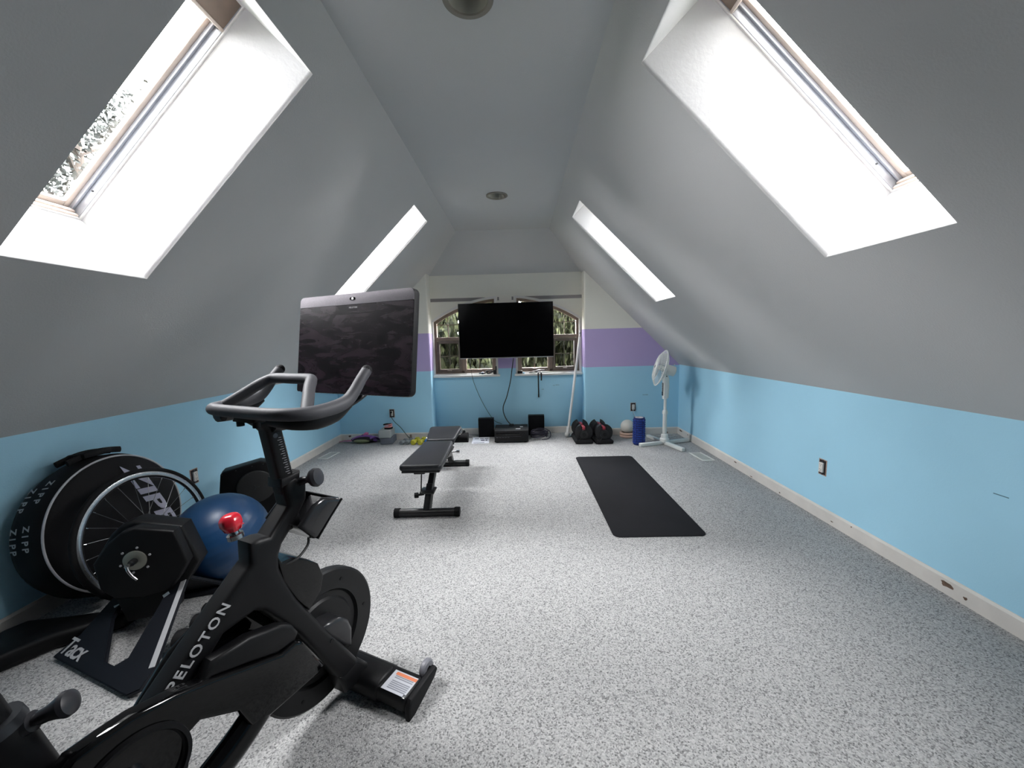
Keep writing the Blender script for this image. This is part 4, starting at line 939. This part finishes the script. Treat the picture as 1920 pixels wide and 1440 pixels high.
mb = MB(); mb.prism(rrect(-.004, .160, .006, .168, .002), .0024, .0036, 'z'); mb.make('camera_slider', M_white, scr)
for i in range(34):
    mb = MB(); mb.box((-.26 + i * .0155, -.1862, -.02), (-.252 + i * .0155, -.1842, -.004)); mb.make('vent_tooth', M_lightgrey, scr, smooth=0)
# resistance knob
MK = Matrix.Translation((-.443, 0, .785)) @ Vector((0, 0, 1)).rotation_difference(Vector((-.12, .08, 1)).normalized()).to_matrix().to_4x4()
mb = MB(); mb.lathe([(0, 0), (.02, 0), (.02, .012), (.012, .014), (.011, .03), (0, .03)], 20, M=MK); mb.make('knob_stem', M_chrome, t)
mb = MB(); mb.lathe([(0, .026), (.020, .028), (.0285, .040), (.0285, .058), (.019, .070), (0, .072)], 7, M=MK)
bmesh.ops.bevel(mb.bm, geom=mb.bm.edges[:], offset=.005, segments=3, affect='EDGES', profile=.5); mb.make('resistance_knob', mat('red_knob', rgb(206, 34, 52), .22, coat=.4), t, smooth=60)
# bottle holder on the front of the head tube
M_holder = mat('grey_gloss_holder', rgb(34, 34, 36), .15, spec=.5)
HP = [(-.262, .815), (-.225, .826), (-.165, .802), (-.158, .79), (-.258, .705), (-.27, .71), (-.315, .77)]
mb = MB(); mb.prism(HP, -.085, .085, 'y', bevel=.014, seg=4)
bmesh.ops.delete(mb.bm, geom=[f for f in mb.bm.faces if f.normal.z > .75 and f.calc_area() > .004], context='FACES')
bmesh.ops.solidify(mb.bm, geom=mb.bm.faces[:], thickness=.003); mb.make('bottle_holder', M_holder, t, smooth=60)
mb = MB(); mb.tube([(-.158, -.083, .796), (-.21, -.083, .752), (-.26, -.083, .706)], .004, n=8); mb.make('holder_lip', M_gloss, t)
mb = MB(); mb.box((-.335, -.03, .745), (-.27, .03, .79), .008); mb.make('holder_bracket', M_black2, t)
mb = MB(); mb.tube([(-.25, -.03, .70), (-.26, -.035, .675), (-.30, -.04, .655), (-.335, -.03, .65)], .004, n=8, sub=5); mb.make('sensor_cable', M_cord, t)
# flywheel and its fairings
FWC = (-.185, .052, .276)
MF = Matrix.Translation(FWC) @ Matrix.Rotation(PI / 2, 4, 'X')
mb = MB(); mb.lathe([(0, -.016), (.125, -.016), (.132, -.008), (.150, -.008), (.158, -.019), (.224, -.019), (.231, -.014), (.231, .014), (.224, .019), (.158, .019), (.15, .008), (.132, .008), (.125, .016), (0, .016)], 72, M=MF); fw = mb.make('flywheel', mat('flywheel_black', rgb(20, 20, 21), .45, spec=.3), t)
mb = MB(); mb.lathe([(0, .014), (.05, .014), (.05, .05), (.03, .06), (0, .06)], 32, M=MF); mb.make('hub', M_black2, fw)
mb = MB()
for i in range(6):
    a = 2 * PI * i / 6; mb.cyl((.19 * math.cos(a), .19 * math.sin(a), .018), (.19 * math.cos(a), .19 * math.sin(a), .021), .006, n=12, M=MF)
mb.make('flywheel_bolt', M_black, fw)
mb = MB(); mb.prism([(-.36, .70), (-.345, .665), (-.309, .660), (-.266, .632), (-.228, .595), (-.212, .545), (-.226, .498), (-.272, .46), (-.31, .52), (-.345, .60)], -.034, .07, 'y', bevel=.02, seg=4); mb.make('upper_fairing', M_gloss, t, smooth=60)
mb = MB(); mb.prism([(-.235, .36), (-.195, .362), (-.155, .35), (-.122, .318), (-.108, .275), (-.116, .205), (-.15, .23), (-.2, .30)], -.03, .05, 'y', bevel=.016, seg=4); mb.make('lower_fairing', mat('grey_fairing', rgb(38, 38, 40), .3), t, smooth=60)
# belt guard on the right-hand side with the crank
GU = [(-.86, .47), (-.85, .51), (-.812, .549), (-.768, .551), (-.719, .550), (-.647, .534), (-.574, .506), (-.489, .469), (-.403, .433), (-.361, .437), (-.337, .417), (-.272, .290), (-.30, .278), (-.387, .280), (-.456, .283), (-.506, .30), (-.53, .37), (-.61, .425), (-.63, .418), (-.632, .39), (-.64, .34), (-.67, .29), (-.72, .265), (-.78, .275), (-.83, .32), (-.86, .39)]
mb = MB(); mb.prism(GU, -.088, -.044, 'y', bevel=.012, seg=4); bg_ = mb.make('belt_guard', M_gloss, t, smooth=50)
mb = MB(); mb.lathe([(.0, .0), (.085, .0), (.09, .004), (.092, .012), (.1, .012), (.102, .0)], 48, M=Matrix.Translation((-.735, -.087, .41)) @ Matrix.Rotation(PI / 2, 4, 'X')); mb.make('guard_ring', M_black2, bg_)
mb = MB(); mb.lathe([(0, .0), (.022, .0), (.022, .02), (.012, .024), (0, .024)], 24, M=Matrix.Translation((-.735, -.09, .41)) @ Matrix.Rotation(PI / 2, 4, 'X')); mb.make('crank_bolt', M_chrome, bg_)
mb = MB(); mb.prism([(-.60, .498), (-.569, .545), (-.478, .54), (-.392, .511), (-.361, .488), (-.345, .454), (-.356, .436), (-.41, .437), (-.486, .470), (-.572, .505)], -.080, -.04, 'y', bevel=.01, seg=3); mb.make('upper_cover', M_bikef, t, smooth=50)
mb = MB(); mb.prism([(-.70, .44), (-.60, .55), (-.50, .60), (-.40, .58), (-.33, .45), (-.27, .29), (-.45, .28), (-.60, .36)], .038, .062, 'y', bevel=.008); mb.make('left_guard', M_gloss, t)
for s_ in (-1, 1):
    y = s_ * .115; dz = -s_
    px, pz = -.735 + s_ * .17 * math.cos(CRK), .41 + s_ * .17 * math.sin(CRK)
    mb = MB(); mb.tube([(-.735, s_ * .08, .41), (-.735, y, .41), (px, y + s_ * .005, pz)], .013, n=12); ca = mb.make('crank_arm', M_black, t)
    mb = MB(); mb.box((px - .045, min(y + s_ * .02, y + s_ * .115), pz - .014), (px + .05, max(y + s_ * .02, y + s_ * .115), pz + .014), .006); mb.make('pedal', M_black2, ca)
# lower struts and stabilisers
mb = MB(); mb.tube([(-.45, -.058, .315), (-.57, -.058, .25), (-.80, -.05, .165), (-1.08, -.03, .075)], .043, n=16, sub=5, squash=(.7, 1)); mb.make('lower_strut', M_gloss, t, smooth=60)
mb = MB(); mb.tube([(-.80, 0, .34), (-.90, 0, .20), (-1.06, 0, .07)], .04, n=16, sub=4, squash=(1, .8)); mb.make('rear_strut', M_bikef, t, smooth=60)
# front stabiliser with warning sticker and transport wheels
mb = MB(); mb.box((-.115, -.255, .012), (.0, .255, .075), .02, seg=4); fs_ = mb.make('front_stabilizer', M_bikef, t, smooth=60)
mb = MB(); mb.prism([(-.118, .02), (.002, .02), (.004, .06), (-.03, .082), (-.10, .084), (-.122, .06)], -.13, .13, 'y', bevel=.012, seg=3); mb.make('fork_sleeve', M_bikef, t, smooth=50)
mb = MB(); mb.prism([(-.165, .06), (-.05, .05), (-.055, .09), (-.10, .15), (-.185, .14)], -.037, .037, 'y', bevel=.014, seg=3); mb.make('fork_foot', M_bikef, t, smooth=50)
for s_ in (-1, 1):
    mb = MB(); mb.prism([(-.118, .0), (-.085, .0), (.03, .04), (.055, .062), (.045, .078), (.0, .078), (-.10, .07), (-.118, .045)], s_ * .252, s_ * .276, 'y', bevel=.008, seg=3); ec = mb.make('end_cap', M_black2, fs_)
    mb = MB(); mb.lathe([(.010, -.012), (.028, -.012), (.034, -.006), (.034, .006), (.028, .012), (.010, .012)], 28, closed=True, M=Matrix.Translation((.03, s_ * .238, .068)) @ Matrix.Rotation(PI / 2, 4, 'X')); wh = mb.make('transport_wheel', mat('grey_wheel', rgb(120, 120, 126), .4), fs_)
    mb = MB(); mb.lathe([(0, -.0128), (.012, -.0128), (.012, .0128), (0, .0128)], 16, M=Matrix.Translation((.03, s_ * .238, .068)) @ Matrix.Rotation(PI / 2, 4, 'X')); mb.make('wheel_bearing', M_chrome, wh)
mb = MB(); mb.box((-.108, -.247, .0752), (-.026, -.142, .0760)); st = mb.make('warning_sticker', mat('sticker_grey', rgb(186, 188, 194), .5), fs_, smooth=0)
mb = MB(); mb.box((-.043, -.247, .0760), (-.031, -.155, .0764)); mb.make('sticker_band', mat('sticker_orange', rgb(206, 120, 84), .5), st, smooth=0)
for i in range(7):
    mb = MB(); x = -.098 + i * .0072 + (.006 if i > 4 else 0); mb.box((x, -.240, .0760), (x + .004, -.160, .0763)); mb.make('sticker_text_line', mat('sticker_ink', rgb(128, 130, 138), .6), st, smooth=0)
mb = MB(); mb.box((-.11, -.251, .072), (-.098, -.238, .0765), .001); mb.make('reflective_tab', M_chrome, fs_)
mb = MB(); mb.box((-1.15, -.26, .0), (-1.06, .26, .06), .018, seg=3); mb.make('rear_stabilizer', M_bikef, t, smooth=60)
# seat tube, clamp knob, post and saddle
sd = Vector((-.21, 0, 1)).normalized(); sb = Vector((-.822, 0, .40))
mb = MB(); mb.tube([sb - sd * .1, sb + sd * .24], [.042, .040], n=20, squash=(.85, 1.0)); mb.make('seat_tube', M_bikef, t)
mb = MB(); mb.tube([sb + sd * .235, sb + sd * .255], [.043, .041], n=20, squash=(.9, 1.0)); mb.make('seat_collar', M_steel, t)
mb = MB(); mb.tube([sb + sd * .2, sb + sd * .66], .028, n=20, squash=(.8, 1.0)); mb.make('seat_post', M_black, t)
MK = Matrix.Translation(sb + sd * .225 + Vector((.03, -.015, 0))) @ Vector((0, 0, 1)).rotation_difference(Vector((.62, -.62, .30)).normalized()).to_matrix().to_4x4()
mb = MB(); mb.lathe([(0, -.005), (.02, -.004), (.018, .012), (.010, .014), (.010, .022), (.013, .022), (.014, .035), (.018, .048), (.024, .062), (.022, .070), (.012, .075), (0, .076)], 28, M=MK); mb.make('seat_knob', mat('grey_knob', rgb(44, 44, 48), .35), t)
mb = MB(); top = sb + sd * .66; mb.box((top.x - .12, -.022, top.z), (top.x + .10, .022, top.z + .03), .006); mb.make('seat_slider', M_black, t)
P = []
for i in range(40):
    a = 2 * PI * i / 40; u = math.cos(a); P.append((top.x - .02 + .135 * u, (.075 - .052 * (u + 1) / 2) * math.sin(a) * 1.05))
mb = MB(); mb.prism(P, top.z + .045, top.z + .10, 'z', bevel=.02, seg=4); mb.make('saddle', M_black2, t, smooth=60)
mb = MB(); mb.cyl((top.x - .05, 0, top.z + .02), (top.x - .05, 0, top.z + .06), .015, n=12); mb.make('saddle_clamp', M_black, t)

# ------------------------------------------------------------------ turbo trainer
tr = thing('bike_trainer', 'black indoor bike trainer with silver axle disc and open wing legs', 'bike trainer', (-1.73, 1.68, 0), math.radians(16))
t = tr; M_tr = mat('trainer_black', rgb(9, 9, 11), .5, spec=.25); M_trb = mat('trainer_blue_black', rgb(14, 16, 23), .55, spec=.25)
mb = MB(); mb.prism([(-.17, .25), (-.182, .373), (-.119, .46), (-.067, .501), (-.016, .515), (.129, .479), (.167, .32), (.124, .249), (.088, .203), (-.02, .185), (-.12, .195)], -.075, -.015, 'y', bevel=.01, seg=3); fc = mb.make('side_housing', M_tr, t)
mb = MB(); mb.prism([(-.2, .24), (-.2, .38), (-.14, .475), (-.1, .511), (-.044, .527), (.134, .475), (.186, .29), (.124, .197), (.04, .15), (-.1, .16)], -.02, .075, 'y', bevel=.014, seg=3); mb.make('main_housing', M_tr, t)
mb = MB(); mb.prism([(-.14, .18), (.09, .19), (.07, .07), (-.11, .06)], -.045, .055, 'y', bevel=.01); mb.make('lower_body', M_tr, t)
MA = Matrix.Translation((-.026, -.075, .368)) @ Matrix.Rotation(PI / 2, 4, 'X')
mb = MB(); mb.lathe([(0, .0), (.044, .0), (.044, .006), (.040, .008), (.016, .008), (0, .008)], 40, M=MA); ax = mb.make('axle_disc', mat('brushed_disc', rgb(150, 150, 140), .4, metal=.7), t)
mb = MB(); mb.lathe([(0, .006), (.014, .006), (.013, .03), (.009, .034), (.009, .05), (0, .05)], 20, M=MA); mb.make('axle_stub', M_black, ax)
mb = MB(); mb.lathe([(0, .046), (.009, .046), (.009, .058), (0, .06)], 16, M=MA); mb.make('skewer_nut', M_chrome, ax)
mb = MB(); mb.tube([(-.026, -.131, .366), (-.021, -.135, .35), (-.008, -.136, .325), (.006, -.135, .305)], [.006, .006, .006, .005], n=10, sub=4); mb.make('quick_release_lever', M_chrome, ax)
mb = MB()
for i in range(6):
    a = 2 * PI * i / 6 + .3; mb.cyl((.058 * math.cos(a), .058 * math.sin(a), -.001), (.058 * math.cos(a), .058 * math.sin(a), .003), .005, n=10, M=MA)
mb.make('disc_screw', M_lightgrey, fc)
WN = Vector((-.276, -.376, .885)).normalized()
def plate3(name, pts, n, th, m, par, bev=.004):
    """flat plate with its upper face through pts"""
    mb = MB(); B = [mb.bm.verts.new(p) for p in pts]; A = [mb.bm.verts.new(Vector(p) - n * th) for p in pts]; k = len(pts)
    fs = [mb.bm.faces.new(A), mb.bm.faces.new(B[::-1])]
    for i in range(k): fs.append(mb.bm.faces.new((A[i], B[i], B[(i + 1) % k], A[(i + 1) % k])))
    bmesh.ops.recalc_face_normals(mb.bm, faces=fs); es = list({e for f in fs[:2] for e in f.edges})
    if bev: bmesh.ops.bevel(mb.bm, geom=es, offset=bev, segments=2, affect='EDGES')
    return mb.make(name, m, par)
WP = [(-.323, -.135, .022), (-.262, -.079, .064), (-.21, .05, .141), (-.15, .05, .158), (-.150, -.059, .108), (-.059, -.268, .046), (-.009, -.304, .046), (.035, -.295, .064), (.049, -.089, .156), (.047, -.003, .192), (.123, -.014, .211), (.175, -.389, .067), (.158, -.454, .035), (.113, -.455, .022)]
w1 = plate3('wing_leg', WP, WN, .02, M_trb, t)
plate3('silver_edge', [Vector(p) + WN * .0015 for p in ((.100, -.012, .204), (.123, -.014, .211), (.175, -.389, .067), (.152, -.385, .062))], WN, .003, M_lightgrey, w1, .001)
wx = Vector((.436, -.32, .0)).normalized(); wy = WN.cross(wx)
text_mesh('wing_lettering', 'Tacx', .085, M_lightgrey, w1, basis(Vector((-.232, -.152, .0447)) + WN * .0005, wx, wy), ext=.0005, bold=.0015, space=.9)
for p in ((-.165, .0, .128), (.06, -.06, .17)):
    p = Vector(p); p.z = .022 + (.276 * (p.x + .323) + .376 * (p.y + .135)) / .885
    mb = MB(); mb.prism([(-.014, -.008), (.006, -.014), (.016, .008), (-.004, .014)], 0, .0012, 'z', M=basis(p + WN * .0003, wx, wy)); mb.make('wing_sticker', mat('pale_sticker', rgb(160, 172, 178), .5), w1, smooth=0)
n2 = Vector((0, .66, .75)).normalized()
plate3('wing_leg', [(-.12, .06, .19), (.10, .06, .19), (.19, .22, .03), (.16, .245, .012), (-.02, .245, .012), (-.06, .2, .05)], n2, .018, M_trb, t)
mb = MB(); mb.prism([(-.58, -.24), (-.479, -.156), (-.362, -.064), (-.15, .0), (-.12, .06), (-.40, .085), (-.565, .105), (-.62, .05), (-.66, -.06), (-.64, -.22)], .0, .075, 'z', bevel=.025, seg=4); mb.make('front_leg', M_tr, t)
mb = MB(); mb.box((-.03, .17, .0), (.20, .245, .03), .008); mb.make('rear_foot_bar', M_trb, t)

# ------------------------------------------------------------------ wheel bag, wheel, ball and the housing behind
t = thing('wheel_bag', 'big round black wheel bag with white piping leaning on the left wall', 'bag', (-2.258, 1.975, 0), 0)
M_bag = mat('black_bag_nylon', rgb(9, 9, 12), .7, spec=.25, bump=(400, .15)); BR, BT = .366, .19
MBG = Matrix.Translation((0, 0, BR + .006)) @ Matrix.Rotation(math.radians(90 - 7), 4, 'Y')     # local +Z looks into the room, slightly upwards
mb = MB(); mb.lathe([(0, -BT / 2), (BR - .05, -BT / 2), (BR - .015, -BT / 2 + .02), (BR, -BT / 2 + .06), (BR, BT / 2 - .05), (BR - .012, BT / 2 - .015), (BR - .04, BT / 2), (0, BT / 2 + .006)], 72, M=MBG); bag = mb.make('bag_body', M_bag, t, smooth=60)
M_pipe = mat('white_piping', rgb(196, 196, 200), .5)
mb = MB(); mb.tube([((BR - .016) * math.cos(2 * PI * i / 90), (BR - .016) * math.sin(2 * PI * i / 90), BT / 2 - .012) for i in range(90)], .005, n=8, closed=True, M=MBG); mb.make('piping', M_pipe, t)
# face print: big slanted letters across the face ; edge print: two rows round the side
text_mesh('face_print', 'ZIPP', .15, mat('lilac_white_print', rgb(188, 188, 206), .6), t, MBG @ Matrix.Translation((-.085, .158, BT / 2 + .0035)) @ Matrix.Rotation(math.radians(20), 4, 'Z') @ Matrix.Diagonal((1.5, .8, 1, 1)), ext=.0005, shear=.3, bold=.005)
for row, (zz, txt, off) in enumerate(((BT / 2 - .075, 'ZIPP   ZIPP', 0), (BT / 2 - .135, 'ZIPP  ZIPP', .1))):
    a = 3.75 + off
    for ch in txt:
        if ch != ' ':
            A = a; n_ = Vector((math.cos(A), math.sin(A), 0)); tg = Vector((-math.sin(A), math.cos(A), 0))
            m_ = Matrix((tg, Vector((0, 0, 1)), n_ * 1)).transposed().to_4x4(); m_.translation = n_ * (BR + .0008) + Vector((0, 0, zz))
            text_mesh('edge_print', ch, .042, M_lightgrey, bag, MBG @ m_, ext=.0004, bold=.001)
        a += .085
mb = MB(); hM = MBG
pts = [(-BR - .004 - .02 * math.sin(PI * k / 8), (k / 8 - .5) * .26, .03) for k in range(9)]
mb.tube(pts, .016, n=10, sub=3, squash=(1, .5), M=hM); mb.tube([(x, y, -.03) for x, y, z in pts], .016, n=10, sub=3, squash=(1, .5), M=hM); mb.make('carry_handle', M_bag, t)
mb = MB(); mb.box((-BR - .035, -.07, -.055), (-BR - .004, .07, .055), .012, M=hM); mb.make('handle_wrap', M_bag, t)
# road wheel
t = thing('road_wheel', 'spoked road wheel with silver rim leaning on the wheel bag', 'wheel', (-2.005, 1.945, 0), 0)
MW = Matrix.Rotation(math.radians(-6), 4, 'Z') @ Matrix.Translation((0, 0, .332)) @ Matrix.Rotation(math.radians(90 - 12), 4, 'Y')
mb = MB(); mb.lathe([(.325 + .0135 * math.cos(2 * PI * i / 14), .0135 * math.sin(2 * PI * i / 14)) for i in range(14)], 80, closed=True, M=MW); mb.make('tyre', M_rubber, t)
mb = MB(); mb.lathe([(.316, -.009), (.316, .009), (.306, .0105), (.295, .009), (.286, .003), (.286, -.003), (.295, -.009), (.306, -.0105)], 80, closed=True, M=MW); rim = mb.make('rim', mat('silver_rim', rgb(190, 194, 198), .25, metal=.85), t)
mb = MB(); mb.lathe([(.2945, .0095), (.2905, .0075), (.2865, .0035), (.29, .0035)], 80, closed=True, M=MW); mb.make('rim_band', M_black2, rim)
M_spoke = mat('steel_spoke', rgb(120, 122, 124), .3, metal=.8)
for i in range(24):
    a = 2 * PI * i / 24; s_ = 1 if i % 2 else -1; b = a + (.9 if (i // 2) % 2 else -.9)
    mb = MB(); mb.cyl((.288 * math.cos(a), .288 * math.sin(a), 0), (.022 * math.cos(b), .022 * math.sin(b), s_ * .028), .0012, n=6, M=MW); sp = mb.make('spoke', M_spoke, t)
    mb = MB(); mb.cyl((.288 * math.cos(a), .288 * math.sin(a), 0), (.274 * math.cos(a), .274 * math.sin(a), s_ * .0012), .0026, n=6, M=MW); mb.make('nipple', M_chrome, sp)
mb = MB(); mb.lathe([(0, -.05), (.008, -.05), (.008, -.036), (.026, -.034), (.026, -.026), (.014, -.022), (.013, .022), (.026, .026), (.026, .034), (.008, .036), (.008, .05), (0, .05)], 24, M=MW); mb.make('hub', M_black, t)
# exercise ball
mb = MB(); prof = []
for i in range(61):
    a = -PI / 2 + PI * i / 60; r_ = .236 - (.0014 if (i % 3 == 0 and 24 < i < 50) else 0); prof.append((max(0, r_ * math.cos(a)), r_ * math.sin(a)))
prof[0] = (0, prof[0][1]); prof[-1] = (0, prof[-1][1])
mb.lathe(prof, 64, M=Matrix.Rotation(.45, 4, 'X')); o = mb.make('exercise_ball', mat('blue_vinyl_ball', rgb(20, 56, 92), .38, spec=.45, bump=(60, .03)), smooth=60); o.location = (-1.708, 2.058, .236)
tag(o, 'large dark blue exercise ball behind the bike frame', 'exercise ball')
# angular housing behind the ball
t = thing('machine_housing', 'black angular machine housing with round grey disc behind the blue ball', 'trainer housing', (-2.04, 2.79, 0), math.radians(30))
mb = MB(); mb.prism([(-.20, .0), (.22, .0), (.25, .12), (.235, .33), (.17, .415), (.07, .445), (-.155, .405), (-.175, .385), (-.20, .20)], -.06, .06, 'y', bevel=.012, seg=3); hs_ = mb.make('case', M_tr, t)
mb = MB(); mb.lathe([(0, .0), (.108, .0), (.118, .006), (.122, .016), (.116, .026), (.1, .03), (0, .032)], 56, M=Matrix.Translation((.035, -.06, .262)) @ Matrix.Rotation(PI / 2, 4, 'X')); dc = mb.make('round_disc', mat('dark_grey_disc', rgb(34, 34, 34), .6), t)
mb = MB()
for k in range(3): a = 2 * PI * k / 3 + PI / 2; mb.box((-.002, -.001, 0), (.002, .001, .02), 0, M=Matrix.Translation((.035, -.0925, .262)) @ Matrix.Rotation(a, 4, 'Y'))
mb.make('disc_mark', M_steel, dc)
mb = MB()
for x, z in ((-.165, .385), (-.08, .402), (.02, .417), (.09, .42), (.17, .385), (.215, .31), (-.18, .25), (.22, .15)): mb.cyl((x, -.0605, z), (x, -.0585, z), .004, n=8)
mb.make('rivet', M_steel, hs_)
# black round-head dumbbells on the carpet behind the down tube
def round_dumbbell(label, x, y, rot, r, L):
    t = thing('hand_dumbbell', label, 'dumbbell', (x, y, 0), rot, 'black dumbbells behind the bike')
    for s_ in (-1, 1):
        mb = MB(); mb.lathe([(0, -.03), (r * .7, -.03), (r * .95, -.022), (r, 0), (r * .95, .022), (r * .7, .03), (0, .032)], 28, M=Matrix.Translation((s_ * (L / 2 - .03), 0, r)) @ Matrix.Rotation(PI / 2, 4, 'Y')); mb.make('head', M_rubber, t)
    mb = MB(); mb.cyl((-L / 2 + .05, 0, r), (L / 2 - .05, 0, r), .014, n=16); mb.make('handle', M_chrome, t)
round_dumbbell('black dumbbell nearest the camera behind the bike down tube', -1.42, 1.535, .25, .044, .2)
round_dumbbell('second black dumbbell behind the bike down tube', -1.43, 1.64, .25, .042, .2)
round_dumbbell('smaller black dumbbell farthest along behind the bike down tube', -1.48, 1.74, .3, .034, .17)
